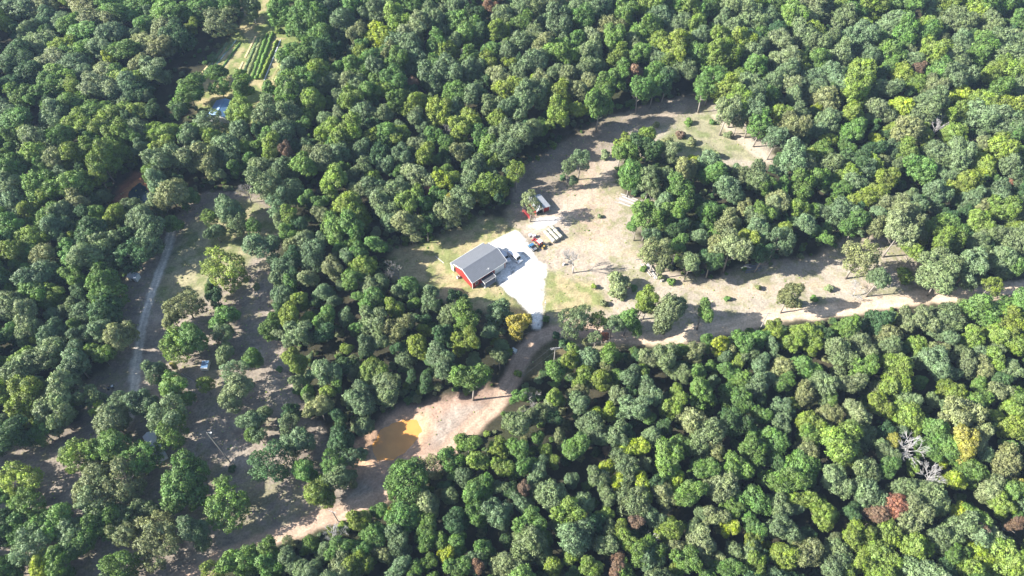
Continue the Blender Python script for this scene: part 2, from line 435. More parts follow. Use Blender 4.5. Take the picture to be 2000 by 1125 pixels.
def ground_material():
    m, t, b = mat_new('earth_and_grass')
    b.inputs['Roughness'].default_value = 0.95
    b.inputs['Specular IOR Level'].default_value = 0.1
    at = t.nodes.new('ShaderNodeAttribute'); at.attribute_name = 'soil'
    tc = t.nodes.new('ShaderNodeTexCoord')
    n = t.nodes.new('ShaderNodeTexNoise'); n.inputs['Scale'].default_value = 1.6; n.inputs['Detail'].default_value = 7; n.inputs['Roughness'].default_value = 0.7
    t.links.new(tc.outputs['Object'], n.inputs['Vector'])
    mr = t.nodes.new('ShaderNodeMapRange'); mr.inputs['From Min'].default_value = 0.3; mr.inputs['From Max'].default_value = 0.7
    mr.inputs['To Min'].default_value = 0.64; mr.inputs['To Max'].default_value = 1.32
    t.links.new(n.outputs['Fac'], mr.inputs['Value'])
    mu = t.nodes.new('ShaderNodeVectorMath'); mu.operation = 'SCALE'
    t.links.new(at.outputs['Color'], mu.inputs[0]); t.links.new(mr.outputs[0], mu.inputs['Scale'])
    t.links.new(mu.outputs[0], b.inputs['Base Color'])
    bp = t.nodes.new('ShaderNodeBump'); bp.inputs['Strength'].default_value = 0.5; bp.inputs['Distance'].default_value = 0.25
    t.links.new(n.outputs['Fac'], bp.inputs['Height']); t.links.new(bp.outputs['Normal'], b.inputs['Normal'])
    return m
M['ground'] = ground_material()

def grid_mesh(name, Xv, Yv, Zv, Cv, quads):
    used, inv = np.unique(quads, return_inverse=True)
    q = inv.reshape(-1, 4)
    me = bpy.data.meshes.new(name)
    me.vertices.add(len(used)); me.loops.add(q.size); me.polygons.add(len(q))
    co = np.stack([Xv[used], Yv[used], Zv[used]], 1).astype(np.float32)
    me.vertices.foreach_set('co', co.ravel())
    me.loops.foreach_set('vertex_index', q.ravel().astype(np.int32))
    me.polygons.foreach_set('loop_start', np.arange(0, q.size, 4, dtype=np.int32))
    me.polygons.foreach_set('use_smooth', np.ones(len(q), bool))
    a = me.attributes.new('soil', 'FLOAT_COLOR', 'POINT')
    c4 = np.concatenate([Cv[used], np.ones((len(used), 1))], 1).astype(np.float32)
    a.data.foreach_set('color', c4.ravel())
    me.update(calc_edges=True)
    me.materials.append(M['ground'])
    o = add_obj(name, me)
    tag(o, kind='structure')
    return o

def build_ground():
    xs = np.concatenate([np.array([-1500, -1000, -700, -520, -430, -380, -345, -320]), np.arange(-300, 300.1, 0.5), np.array([320, 345, 380, 430, 520, 700, 1000, 1500])])
    ys = np.concatenate([np.array([-900, -500, -260, -120, -50, -10, 15, 30]), np.arange(40, 345.1, 0.5), np.array([360, 385, 420, 480, 580, 760, 1100, 1800])])
    X, Y = np.meshgrid(xs, ys)
    C, Z, ids = ground_fields(X, Y)
    far = (np.abs(X) > 301) | (Y < 39) | (Y > 346)
    ids[far] = 0; Z[far] = 0
    nx = len(xs)
    i, j = np.meshgrid(np.arange(nx - 1), np.arange(len(ys) - 1))
    q = np.stack([j * nx + i, j * nx + i + 1, (j + 1) * nx + i + 1, (j + 1) * nx + i], -1).reshape(-1, 4)
    qid = ids[:-1, :-1].ravel()
    Xf, Yf, Zf, Cf = X.ravel(), Y.ravel(), Z.ravel(), C.reshape(-1, 3)
    for k, nm in enumerate(['ground', 'bare_earth', 'lawn', 'dirt_clearing', 'garden_ground', 'gravel_lane', 'dirt_road', 'gravel_driveway']):
        s = q[qid == k]
        if len(s): grid_mesh(nm, Xf, Yf, Zf, Cf, s)
build_ground()

def water(name, poly, colr, z, rough):
    w = WP[poly]; c = w.mean(0)
    pts = [Vector((*(c + (p - c) * 1.45), z)) for p in w]
    m = mat(name + '_surface', colr, rough, 0, 0.25, 0.25)
    mb = MB(); mb.poly(pts)
    o = mb.build(name, m); tag(o, kind='structure')
water('muddy_pond', 'pond_orange', (0.62, 0.29, 0.075), -0.42, 0.12)
water('dark_pond', 'pond_teal', (0.02, 0.05, 0.06), -0.42, 0.06)

# ------------------------------------------------------------------ trees: meshes
def leaf_mesh(name, cen, nrm, size, var, shade_n, custom=True, rng=RNG):
    n = len(cen)
    r = rng.normal(size=(n, 3))
    a = np.cross(nrm, r); a /= np.linalg.norm(a, axis=1, keepdims=True) + 1e-9
    b = np.cross(nrm, a)
    s = size[:, None]
    asp = rng.uniform(0.6, 1.0, (n, 1))
    k1 = rng.uniform(-0.35, 0.35, (n, 1))
    v = np.stack([cen - a * s, cen - b * s * asp + a * s * k1, cen + a * s, cen + b * s * asp + a * s * k1], 1)
    me = bpy.data.meshes.new(name)
    me.vertices.add(4 * n); me.loops.add(4 * n); me.polygons.add(n)
    me.vertices.foreach_set('co', v.reshape(-1).astype(np.float32))
    me.loops.foreach_set('vertex_index', np.arange(4 * n, dtype=np.int32))
    me.polygons.foreach_set('loop_start', np.arange(0, 4 * n, 4, dtype=np.int32))
    at = me.attributes.new('leafvar', 'FLOAT_VECTOR', 'POINT')
    at.data.foreach_set('vector', np.repeat(var, 4, 0).astype(np.float32).ravel())
    me.update(calc_edges=True)
    if custom:
        me.polygons.foreach_set('use_smooth', np.ones(n, bool))
        me.normals_split_custom_set_from_vertices(np.repeat(shade_n, 4, 0).astype(np.float32).tolist())
    me.materials.append(M['leaf'])
    return me

def unit(v): return v / (np.linalg.norm(v, axis=-1, keepdims=True) + 1e-9)

def crown_mesh(seed, style):
    """crown of unit radius: a few limbs' worth of rounded masses, each broken into tufts of many leaf sprays"""
    rng = np.random.default_rng(seed)
    nl, nt, tr_, per, ls = {'dense': (7, 120, (.11, .20), 105, .034), 'lobed': (5, 105, (.12, .22), 115, .034),
                            'open': (9, 100, (.09, .18), 84, .033), 'bush': (6, 60, (.14, .26), 90, .05)}[style]
    L, LR = [np.array([rng.uniform(-.12, .12), rng.uniform(-.12, .12), rng.uniform(.0, .2)])], [rng.uniform(.48, .6)]
    tries = 0
    while len(L) < nl and tries < 500:
        tries += 1
        a = rng.uniform(0, 2 * np.pi); z = rng.uniform(-.55, .62); rad = rng.uniform(.38, .62) * np.sqrt(max(0.1, 1 - (z * 0.9) ** 2))
        p = np.array([np.cos(a) * rad, np.sin(a) * rad, z]); r = rng.uniform(.30, .46)
        if any(np.linalg.norm(p - q) < .42 for q in L[1:]): continue
        L.append(p); LR.append(r)
    L = np.array(L); LR = np.array(LR)
    C, RR = [], []
    tries = 0
    while len(C) < nt and tries < 9000:
        tries += 1
        i = rng.integers(len(L)); d = unit(rng.normal(size=3))
        if d[2] < -.6 or (d[2] < 0 and rng.random() < .35): continue
        r = rng.uniform(*tr_)
        p = L[i] + d * (LR[i] - r * .45) * (1 - .25 * rng.random() ** 3)
        if np.any(np.linalg.norm(L - p, axis=1) < LR - r * .95): continue
        if any(np.linalg.norm(p - c) < .62 * (r + rc) for c, rc in zip(C, RR)): continue
        C.append(p); RR.append(r)
    cen, nrm, sz, var, sn = [], [], [], [], []
    for c, r in zip(C, RR):
        k = int(per * (r / 0.15) ** 1.8)
        out = unit(c + np.array([0, 0, .2]))
        d = unit(rng.normal(size=(k, 3)) + out * 0.7)
        p = c + d * r * (rng.uniform(0.5, 1.12, (k, 1)) + 0.35 * rng.random((k, 1)) ** 4) * np.array([1, 1, 0.9])
        cen.append(p); nrm.append(unit(d + rng.normal(size=(k, 3)) * 0.75 + np.array([0, 0, 0.1])))
        sz.append(ls * rng.uniform(0.6, 1.25, k))
        cv = rng.random(3)
        var.append(np.clip(cv * 0.6 + rng.random((k, 3)) * 0.4, 0, 1))
        sn.append(unit(d + out * .25))
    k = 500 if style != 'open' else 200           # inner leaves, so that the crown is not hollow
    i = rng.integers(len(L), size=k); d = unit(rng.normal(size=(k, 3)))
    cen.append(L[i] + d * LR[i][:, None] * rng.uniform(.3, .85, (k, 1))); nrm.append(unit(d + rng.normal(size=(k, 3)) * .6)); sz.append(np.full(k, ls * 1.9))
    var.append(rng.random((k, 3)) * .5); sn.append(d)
    cen, nrm, sz, var, sn = map(np.concatenate, (cen, nrm, sz, var, sn))
    shade = unit(sn * 0.6 + nrm * 0.8)
    return leaf_mesh('crown', cen, nrm, sz, var, shade, True, rng)

def trunk_mesh(seed):
    rng = random.Random(seed)
    mb = MB()
    lean = Vector((rng.uniform(-.03, .03), rng.uniform(-.03, .03), 0))
    pts = [Vector((0, 0, -0.01)), lean * 0.5 + Vector((0, 0, 0.2)), lean * 1.2 + Vector((0, 0, 0.45)), lean * 2 + Vector((0, 0, 0.7))]
    mb.tube(pts, [0.020, 0.014, 0.011, 0.006], 7)
    for k in range(6):
        a = k * 1.05 + rng.uniform(-.3, .3); z = rng.uniform(0.3, 0.55)
        s = lean * z * 2.4 + Vector((0, 0, z))
        e = s + Vector((math.cos(a), math.sin(a), 0)) * rng.uniform(.12, .2) + Vector((0, 0, rng.uniform(.10, .24)))
        mid = (s + e) / 2 + Vector((0, 0, -0.02))
        mb.tube([s, mid, e], [0.007, 0.005, 0.0025], 5)
    o = mb.build('trunk_tmp', M['bark'], None, 0, True)
    me = o.data; bpy.data.objects.remove(o); me.name = 'trunk'
    return me

def bare_mesh(seed, depth=5, spread=0.62, up=0.35, m='greybark'):
    """(trunk mesh, branches mesh) of a leafless tree of unit height"""
    rng = random.Random(seed)
    T, B = MB(), MB()
    def grow(p, d, l, r, k):
        q = p + d * l * 0.5 + Vector([rng.uniform(-.03, .03) * l for _ in range(3)])
        e = q + (d + Vector([rng.uniform(-.15, .15) for _ in range(3)])).normalized() * l * 0.5
        (T if k == 0 else B).tube([p, q, e], [r, r * 0.85, r * 0.7], 6 if k < 2 else 4, k == 0)
        if k >= depth: return
        n = 3 if k < depth - 1 else 4
        for i in range(n):
            ax = Vector([rng.gauss(0, 1) for _ in range(3)])
            nd = (d + ax.normalized() * spread * rng.uniform(.7, 1.5) + Vector((0, 0, up * 0.3))).normalized()
            s = e if i < 2 else p + (e - p) * rng.uniform(.45, .9)
            grow(s, nd, l * rng.uniform(.62, .82), max(r * 0.62, 0.0022), k + 1)
    grow(Vector((0, 0, -0.01)), Vector((rng.uniform(-.06, .06), rng.uniform(-.06, .06), 1)).normalized(), 0.30, 0.020, 0)
    out = []
    for mb, nm in ((T, 'trunk'), (B, 'branches')):
        o = mb.build(nm, M[m], None, 0, True); me = o.data; bpy.data.objects.remove(o); out.append(me)
    return out

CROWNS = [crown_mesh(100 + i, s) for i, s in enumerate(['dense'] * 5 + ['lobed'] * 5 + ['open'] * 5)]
NDENSE = 10
TRUNKS = [trunk_mesh(i) for i in range(5)]
BUSHES = [crown_mesh(300 + i, 'bush') for i in range(3)]

TINT = {'g': (0.124, 0.216, 0.054), 'b': (0.155, 0.218, 0.100), 'd': (0.070, 0.132, 0.050), 'y': (0.185, 0.258, 0.052),
        'l': (0.27, 0.345, 0.045), 'o': (0.200, 0.235, 0.105), 'Y': (0.32, 0.30, 0.065), 'r': (0.20, 0.135, 0.085), 'R': (0.31, 0.145, 0.085)}
CNAME = {'g': 'mid green', 'b': 'greyish green', 'd': 'dark green', 'y': 'yellowish green', 'l': 'bright lime green', 'o': 'pale olive',
         'Y': 'golden yellow', 'r': 'rusty brown', 'R': 'reddish orange'}

# every tree read off the photograph: tile origin and scale, then x,y,radius,colour in the enlarged tile
TILES = [
(0,0,4,"""110,100,110,b 330,50,90,o 340,150,70,b 470,160,80,b 650,60,110,o 540,200,100,g 640,260,110,g 760,170,110,o 930,80,120,g 1060,60,120,g 1290,80,120,g 1130,190,90,g 900,260,110,b 1280,230,110,o 1400,110,110,g 1580,60,110,g 1800,30,80,g 1740,160,115,o 1950,40,70,b 310,330,110,b 480,360,90,y 130,380,110,b 270,390,60,b 680,360,110,g 790,370,90,b 1010,390,110,g 1120,330,110,o 1250,380,100,o 1390,300,110,d 1500,210,50,y 150,460,110,d 420,490,110,o 600,490,100,b 840,465,40,l 850,560,110,o 970,590,100,y 1080,520,90,o 1200,560,110,b 220,560,100,d 60,660,90,d 480,640,110,g 620,600,100,b 180,730,110,g 380,700,100,g 790,700,120,o 880,610,80,g 960,700,100,b 1070,700,100,d 600,820,100,g 440,830,90,g 710,880,110,g 860,880,110,y 970,820,60,b 1090,860,80,y 400,920,110,b 520,930,60,g 110,980,120,g 40,860,80,b 640,980,100,y 780,1000,100,y 920,1040,80,y 1090,1000,100,b 310,1080,110,b 500,1060,90,g 1290,1030,110,y 1480,740,130,g 1700,560,70,g 1720,690,80,g 1640,970,100,b 1890,680,80,g 1890,850,110,y 1520,1010,90,g 1860,1020,80,b"""),
(500,0,4,"""200,60,110,g 400,40,110,g 330,150,110,g 470,160,110,g 560,60,100,b 680,170,110,b 740,60,100,g 900,60,80,g 800,280,80,o 880,130,60,b 480,280,110,g 1000,120,90,b 1070,60,90,g 1100,170,100,y 1000,300,110,l 960,240,60,y 1240,50,100,g 1230,270,110,o 1370,160,110,b 1360,60,60,g 1455,75,50,o 1655,40,45,r 1700,130,90,d 1840,60,50,r 1560,60,80,b 1560,190,110,g 1490,250,60,b 1650,240,110,g 1900,260,80,y 1950,120,90,b 1780,260,80,d 1110,350,110,b 1230,370,110,b 300,400,100,g 420,440,110,g 280,520,80,b 560,400,110,d 640,540,70,g 820,420,80,y 930,450,100,g 1050,430,80,o 1240,470,100,b 1400,370,90,g 1480,420,90,y 1630,380,60,k 1540,330,70,b 1850,380,80,g 1960,420,80,b 1680,480,100,g 1800,480,100,y 1380,520,90,g 1100,520,100,g 960,560,100,b 800,560,90,g 490,560,110,y 380,620,110,g 250,650,100,g 330,740,100,b 600,630,70,o 480,660,70,b 720,630,80,o 790,660,80,b 960,620,70,g 1100,650,100,g 1225,635,45,r 1380,610,100,b 1520,580,110,b 1700,560,90,b 1900,590,90,o 1740,740,100,b 1960,690,90,y 230,760,110,g 430,780,100,y 100,890,110,b 260,880,100,b 400,920,50,y 650,770,70,b 740,800,100,y 880,720,90,g 990,720,70,y 850,900,100,b 970,900,80,b 1060,880,40,o 1120,780,90,g 1250,800,90,y 1420,850,110,y 1550,850,80,b 1700,930,90,y 1850,830,80,b 1960,840,80,b 1900,960,90,y 530,920,60,b 560,1020,100,y 700,1050,120,y 230,1040,110,b 900,1080,80,y 1000,1050,100,g 1120,1050,90,y 1390,1040,70,g 1510,1000,60,k 1620,1010,100,y 1780,1070,80,g 1900,1050,90,b 100,1080,90,g"""),
(1000,0,4,"""60,60,100,b 200,60,100,b 330,50,100,o 90,200,90,g 400,70,70,g 540,60,100,b 700,60,110,b 840,40,80,d 370,200,110,b 200,260,80,b 530,150,110,g 60,350,110,b 520,300,70,g 680,160,80,d 760,210,100,o 640,290,80,o 880,130,100,g 1060,60,110,y 1230,60,100,g 1150,120,100,b 1400,80,110,y 1310,180,100,b 1450,200,90,y 1100,220,100,g 1000,260,90,g 1560,60,110,g 1700,80,100,b 1850,60,90,y 1630,180,70,b 1730,210,80,b 1850,170,110,b 1960,250,70,g 1460,310,90,b 1300,330,110,y 1150,320,90,y 960,350,80,b 800,340,100,g 220,380,90,o 330,430,90,g 150,480,110,b 60,580,80,b 480,430,80,g 620,420,110,b 850,450,90,y 1000,420,100,g 1120,460,80,b 1250,440,100,y 1650,320,100,y 1650,450,110,y 1460,450,100,g 1800,360,100,y 1900,420,100,b 945,560,70,r 430,580,80,o 560,560,80,b 650,520,80,b 190,610,50,l 240,640,70,o 320,570,60,b 830,600,90,g 1100,560,90,g 1250,500,70,y 1350,540,90,b 40,680,80,y 370,730,90,y 500,700,90,o 620,630,70,o 200,740,90,b 100,800,110,b 720,690,80,g 1000,690,95,g 1110,670,80,g 680,830,110,g 500,850,70,y 340,890,100,y 1200,640,70,d 1560,620,100,g 1500,700,80,g 1700,700,100,y 1850,650,90,b 1780,590,60,y 1680,860,100,o 1750,800,100,y 1900,780,100,b 1880,890,90,b 1780,910,60,o 1950,960,90,g 60,1050,110,b 150,1000,90,b 1040,1070,75,y 900,1110,60,y"""),
(1500,0,4,"""60,60,90,g 180,140,100,g 330,60,100,o 290,160,80,o 440,70,80,b 550,150,90,b 640,110,90,g 380,110,50,g 590,30,70,y 740,200,70,y 740,100,60,g 700,320,100,b 870,60,110,y 1060,60,100,g 960,180,90,b 1260,90,60,b 1270,180,70,y 1240,280,90,g 1390,60,100,y 1480,140,90,b 1620,60,90,y 1760,60,110,g 1900,40,70,g 1960,190,60,g 1080,170,60,b 1040,280,100,g 980,400,100,g 1360,310,50,o 1430,430,60,r 1510,330,80,b 1640,330,50,k 1840,320,110,b 1970,300,60,o 100,350,80,o 290,290,90,b 420,350,90,b 330,240,80,y 120,460,90,o 250,480,90,y 400,470,90,g 580,430,90,b 800,430,80,b 1100,470,70,b 1280,440,100,y 1460,510,90,b 1660,420,90,g 1840,460,110,b 120,560,80,b 480,570,90,b 710,570,110,y 930,530,25,l 1050,590,90,y 1320,560,100,g 1180,540,45,r 1480,640,110,b 1720,600,80,y 1900,570,100,y 60,640,70,b 180,650,70,o 330,600,60,b 210,740,60,b 320,720,70,b 440,760,90,o 560,640,70,b 680,720,110,y 860,610,60,d 1290,690,80,o 1180,650,70,y 1250,790,100,b 1500,750,80,l 1660,800,90,y 1800,700,90,g 1950,650,80,b 100,880,80,y 370,860,40,l 250,900,70,b 200,1000,100,o 440,890,30,Y 460,970,90,b 680,890,80,y 880,850,90,o 1030,840,80,l 1210,880,100,b 1360,950,60,k 1000,1000,60,y 1480,900,90,y 1650,930,100,b 1850,850,100,y 1850,1000,100,b 720,980,60,g 620,1040,90,g 850,1080,50,l 1100,1030,110,o 1220,1060,70,y 1450,1040,80,y 60,1070,80,b 380,1030,70,b 1960,1060,80,g"""),
(0,280,4,"""60,170,80,g 110,210,90,g 250,80,90,y 210,130,60,y 400,120,90,o 560,80,90,y 700,60,80,y 800,150,120,y 770,250,60,y 900,40,90,y 1280,30,80,y 1290,150,110,b 1440,130,100,o 1620,150,100,o 1750,60,110,b 1230,340,90,b 1180,240,60,g 1320,380,110,o 1470,420,80,g 1230,450,80,b 1550,60,80,b 1960,120,60,g 120,330,90,b 300,320,110,g 380,150,70,g 540,330,120,g 480,260,60,b 340,430,70,y 30,400,50,b 110,470,90,b 250,540,70,y 370,570,100,g 500,540,90,b 620,470,90,o 800,410,50,b 900,560,90,y 1020,500,70,b 1090,610,130,b 1350,610,65,g 680,720,120,d 850,780,90,b 1150,740,120,b 1040,880,120,d 560,720,40,l 90,700,90,g 260,720,90,y 450,680,90,b 250,830,70,g 130,850,90,y 330,900,100,o 560,880,110,g 350,1030,120,b 200,1030,70,g 600,1060,80,g 830,1070,110,g 1770,510,110,b 1630,590,60,y 1850,630,70,b 1680,690,70,b 1750,980,150,y 1980,650,60,g 1640,1100,40,b 1900,310,60,k"""),
(500,280,4,"""120,60,90,y 240,70,60,r 390,190,100,g 560,110,110,o 680,80,90,b 60,170,90,b 200,210,90,b 820,50,80,b 960,60,80,d 1010,180,80,b 1150,110,80,b 1310,110,90,y 820,220,80,b 910,270,60,y 590,300,110,y 1270,240,110,o 1360,30,40,k 1500,200,50,g 1600,60,80,o 1700,200,110,b 1870,150,70,y 1950,60,90,b 1800,60,90,g 1460,300,70,l 1530,270,60,y 1520,420,45,Y 1355,370,35,R 1590,350,40,o 1800,330,110,y 1900,330,80,y 1680,310,80,b 1600,430,110,b 1500,540,100,o 1420,420,80,g 1200,480,110,y 1200,650,110,o 1340,490,80,g 1330,650,60,g 930,380,90,b 1060,400,110,b 1000,520,110,b 1060,600,80,b 740,470,110,y 800,560,90,y 520,560,80,o 400,430,60,g 510,470,60,g 600,660,120,g 760,680,110,g 260,580,70,y 280,520,30,l 200,470,100,b 60,330,120,b 250,350,90,b 200,640,70,b 240,720,70,g 380,770,90,o 270,800,70,o 60,830,110,b 440,860,110,b 210,960,90,b 190,1050,80,b 600,990,90,o 720,880,80,b 810,860,80,g 830,950,100,y 790,1060,100,g 760,760,60,g 1090,940,80,k 1170,1100,80,g 960,1090,80,b 400,1050,80,o"""),
(1000,280,4,"""30,230,70,y 440,190,60,b 530,130,70,b 480,280,35,b 148,465,70,o 900,70,100,g 850,50,60,y 1080,60,100,d 1000,20,80,d 1230,60,90,o 930,250,100,g 1070,290,90,b 1120,390,50,o 1350,220,90,o 1420,160,60,l 1210,220,40,l 1540,140,90,b 1580,240,90,g 1700,350,110,b 1790,230,60,o 1900,260,110,b 1950,330,80,g 1330,380,110,g 1200,450,80,b 1250,540,100,g 1060,580,110,g 980,620,60,g 1100,720,80,b 1120,850,100,o 1290,800,80,g 1250,680,70,d 1390,920,85,b 1170,910,70,o 900,1075,20,o 1330,620,60,d 1560,520,90,g 1480,720,60,b 1700,630,100,o 1720,820,120,o 1620,700,60,g 1570,900,70,d 1880,600,90,b 1960,560,80,g 1830,740,80,y 1920,700,80,b 1960,860,70,d 1620,780,80,o"""),
(1500,280,4,"""170,130,110,b 330,90,60,y 300,200,90,o 480,170,100,b 430,50,80,g 600,40,70,g 660,160,90,d 800,60,80,d 960,70,60,b 870,20,50,l 500,450,40,l 900,150,60,o 820,180,80,y 1090,80,90,y 1200,200,110,g 1340,80,100,b 1480,130,100,b 1690,30,60,o 1800,60,100,y 1700,170,80,y 1510,210,25,R 1900,300,30,R 1930,210,90,b 1970,60,60,g 640,270,90,y 760,240,90,b 830,250,60,o 930,290,90,y 560,370,60,g 700,330,80,b 250,360,100,g 80,430,80,o 60,500,70,o 230,480,70,y 360,520,60,g 300,620,80,b 130,670,70,y 80,760,100,b 450,540,70,b 600,560,100,b 700,610,90,g 770,420,90,y 960,480,80,o 850,640,70,o 1060,600,110,o 1020,700,110,o 1170,690,50,o 1300,640,80,y 1320,420,90,b 1440,620,80,g 1570,310,100,y 1600,450,80,b 1660,490,70,o 1780,400,100,b 1820,530,90,y 1960,540,80,b 1650,640,80,y 1380,800,110,y 1220,740,40,y 1140,840,70,y 1300,970,110,b 1580,960,110,b 1620,800,70,b 1780,700,90,b 1840,900,90,b 1960,780,100,b 1920,940,80,g 720,870,120,o 870,1040,80,b 1350,1060,100,b 1960,660,60,y 1740,1110,60,y 180,1170,85,o"""),
(0,560,4,"""110,120,120,b 300,30,100,g 430,60,70,y 400,110,50,y 540,170,60,b 640,210,80,b 800,180,110,d 850,60,100,g 200,270,100,o 420,200,60,b 180,370,60,b 270,400,35,l 390,370,90,b 70,370,70,g 350,560,140,b 200,560,70,y 40,590,50,y 810,340,100,b 950,400,100,o 650,400,70,b 600,610,120,b 780,530,90,y 110,680,110,b 510,770,90,b 60,850,100,y 230,880,130,y 450,880,140,b 480,1040,100,b 700,870,80,b 770,960,60,l 930,920,80,b 880,1060,120,o 1220,660,90,b 1370,800,110,g 1130,930,100,b 1320,1020,140,b 1450,150,110,o 1340,240,75,o 1690,90,70,d 1760,240,100,g 1470,380,140,g 1390,450,110,y 1740,380,80,b 1740,520,70,b 1840,680,90,b 1820,830,120,o 1600,770,65,y 1950,560,80,g 1960,1030,90,b 1630,30,40,g 1360,610,30,Y"""),
(500,560,4,"""200,80,100,b 350,100,70,y 250,230,100,y 410,240,55,y 550,250,90,g 140,310,90,g 190,370,60,o 330,380,100,b 520,380,80,d 290,570,80,y 340,620,70,y 340,740,60,b 680,600,80,d 720,480,50,y 770,580,60,o 760,680,50,o 700,230,60,b 800,320,60,g 930,120,110,g 920,280,110,b 1100,180,80,y 1110,330,110,o 980,400,70,b 1350,110,90,b 1550,80,55,d 1320,330,60,y 1270,450,90,y 1170,560,80,b 920,640,120,y 1040,770,140,b 820,880,120,b 490,940,100,o 560,820,60,y 700,880,35,o 1640,260,120,g 1640,430,100,y 1480,380,90,d 1440,590,110,b 1680,720,140,g 1900,540,70,b 1880,420,40,y 1930,220,110,b 1820,340,70,b 900,20,90,o 1120,30,70,b 60,990,70,b 260,1090,80,b 260,990,70,d 850,1070,80,b"""),
(1000,560,4,"""60,300,95,Y 500,270,120,b 680,260,70,y 790,300,70,b 900,260,90,g 980,350,40,g 650,400,50,b 720,380,35,R 1060,100,90,y 1000,160,50,y 1240,200,130,o 1500,190,80,g 1330,410,70,y 1090,490,110,o 1200,550,110,b 470,580,90,y 350,660,90,g 620,570,90,b 780,540,90,g 570,700,90,y 700,720,90,y 750,620,60,o 820,830,70,o 1320,480,60,d 1430,500,80,o 1640,400,90,l 1700,460,60,o 1760,560,60,y 1810,390,100,g 1930,370,90,g 1670,530,60,b 1450,640,80,g 1860,520,80,b 1930,600,80,b 180,830,100,k 60,860,60,g 340,870,80,y 150,970,50,k 200,1010,80,b 300,950,60,o 540,900,90,b 520,820,70,o 660,980,55,l 770,970,65,l 630,1060,100,b 1060,830,110,b 950,960,110,b 1020,650,60,y 1260,930,90,y 1300,820,60,y 1480,830,120,g 1700,680,70,g 1760,870,110,g 1790,730,80,g 1920,770,90,b 1430,1050,130,o 1580,690,30,l 1940,1010,80,g"""),
(1500,560,4,"""50,330,80,y 40,450,60,b 190,410,80,y 290,310,100,y 340,440,70,y 440,360,80,d 620,240,110,g 850,220,100,d 920,180,60,b 1060,240,90,o 1210,260,100,o 1390,200,130,b 1720,110,140,g 1490,90,40,o 1420,380,70,b 680,430,100,o 560,560,110,b 950,370,100,o 940,480,90,b 760,510,80,o 1150,450,70,y 1330,490,60,o 1290,610,100,b 1600,420,80,y 1850,300,110,y 1940,430,80,y 1800,390,80,y 1660,520,60,b 1500,510,60,b 1560,600,80,o 1680,640,80,o 1780,580,80,y 1890,680,60,b 960,600,90,y 970,740,110,y 850,780,50,o 300,660,90,g 120,640,90,o 410,760,110,b 300,830,90,o 180,910,50,y 330,1060,110,y 100,1070,80,b 680,980,100,o 870,940,80,y 1110,1030,100,y 1110,880,80,b 1440,830,90,y 1340,870,40,o 1290,880,50,b 1500,1010,120,o 1420,970,70,b 1620,890,90,g 1800,830,70,o 1770,1020,60,y 1910,960,70,y 1900,1080,90,y 1960,880,70,g 1230,970,40,b"""),
(0,840,3.948,"""160,400,130,y 20,520,60,g 30,770,90,d 20,1060,100,g 510,190,60,b 620,200,120,y 840,100,130,g 720,400,130,o 1085,225,120,g 980,380,130,o 780,560,130,b 820,680,110,g 1390,400,180,g 1760,560,165,g 240,590,110,g 210,750,100,g 430,700,120,g 270,890,120,b 540,830,110,b 640,880,110,g 1000,650,90,b 1110,620,80,b 960,800,90,o 850,790,70,g 1210,720,100,o 1230,890,130,o 1520,790,110,b 950,1040,110,g 440,1050,100,g 300,1080,80,l 1335,15,112,g 80,60,120,d 330,10,80,g 1860,1020,130,g 1950,20,60,g 1640,1100,80,y"""),
(500,840,3.948,"""130,250,135,d 330,90,110,b 20,40,60,b 650,60,100,d 730,200,70,b 370,310,100,g 600,270,90,g 640,360,90,b 460,470,110,y 1150,400,150,g 1340,290,90,o 1500,260,100,g 1310,550,100,o 1640,100,90,g 1700,230,90,y 1860,130,80,y 1900,300,90,y 1700,450,120,g 1850,650,120,b 1690,660,80,g 1140,690,110,g 1040,630,30,Y 820,700,90,y 950,620,60,g 900,790,90,g 1330,690,80,g 1300,830,90,g 1050,800,80,b 1100,900,90,b 980,960,70,o 780,930,90,g 640,930,90,g 520,940,60,b 640,1050,110,o 790,1040,90,y 600,800,80,k 580,770,35,y 430,870,60,g 240,860,40,o 100,970,100,g 110,1070,100,g 1560,870,80,g 1470,970,70,l 1760,920,80,g 1680,1000,80,b 1710,1050,45,r 1560,1070,100,g 1330,1020,60,g 1100,1070,80,b 1220,1080,60,g 1930,1050,90,o"""),
(1000,840,3.948,"""60,130,90,g 150,160,40,g 265,150,55,y 320,240,50,y 480,140,110,g 360,40,50,o 660,60,80,b 800,60,90,b 740,150,40,r 940,130,90,l 880,160,60,l 740,300,60,l 800,390,60,l 860,280,120,b 1020,420,85,l 1080,60,80,b 1190,250,120,g 1030,260,50,o 1270,390,80,l 1300,100,90,g 1470,60,130,b 1560,140,80,o 1470,300,100,g 1730,310,110,g 1850,180,100,g 1940,60,60,g 1860,30,60,g 200,300,90,b 160,410,60,b 80,280,90,g 300,480,120,b 90,450,50,r 70,560,80,b 450,370,60,b 420,660,110,y 580,430,40,g 680,380,90,b 770,450,40,k 940,560,130,b 730,530,60,b 560,550,80,b 1180,530,90,o 1330,510,120,g 1610,450,130,o 960,700,50,r 720,650,60,y 340,720,50,b 130,740,110,g 100,860,130,b 230,930,80,b 490,840,130,b 750,760,60,b 830,760,70,y 880,860,80,y 700,890,90,b 1100,690,70,b 1200,770,90,y 1110,850,45,k 1040,960,110,g 1060,1030,100,b 810,1040,70,r 450,960,70,y 330,1050,70,y 870,1090,80,g 60,1060,80,b 1300,920,90,o 1330,1020,100,g 1240,1080,50,y 1470,880,110,o 1560,660,80,o 1460,650,50,b 1670,740,65,l 1390,750,60,b 1600,990,50,o 1720,920,60,b 1840,940,80,b 1860,560,120,g 1850,750,90,g 1850,850,60,y 1650,1070,90,g 1880,1060,80,y 1960,900,40,l"""),
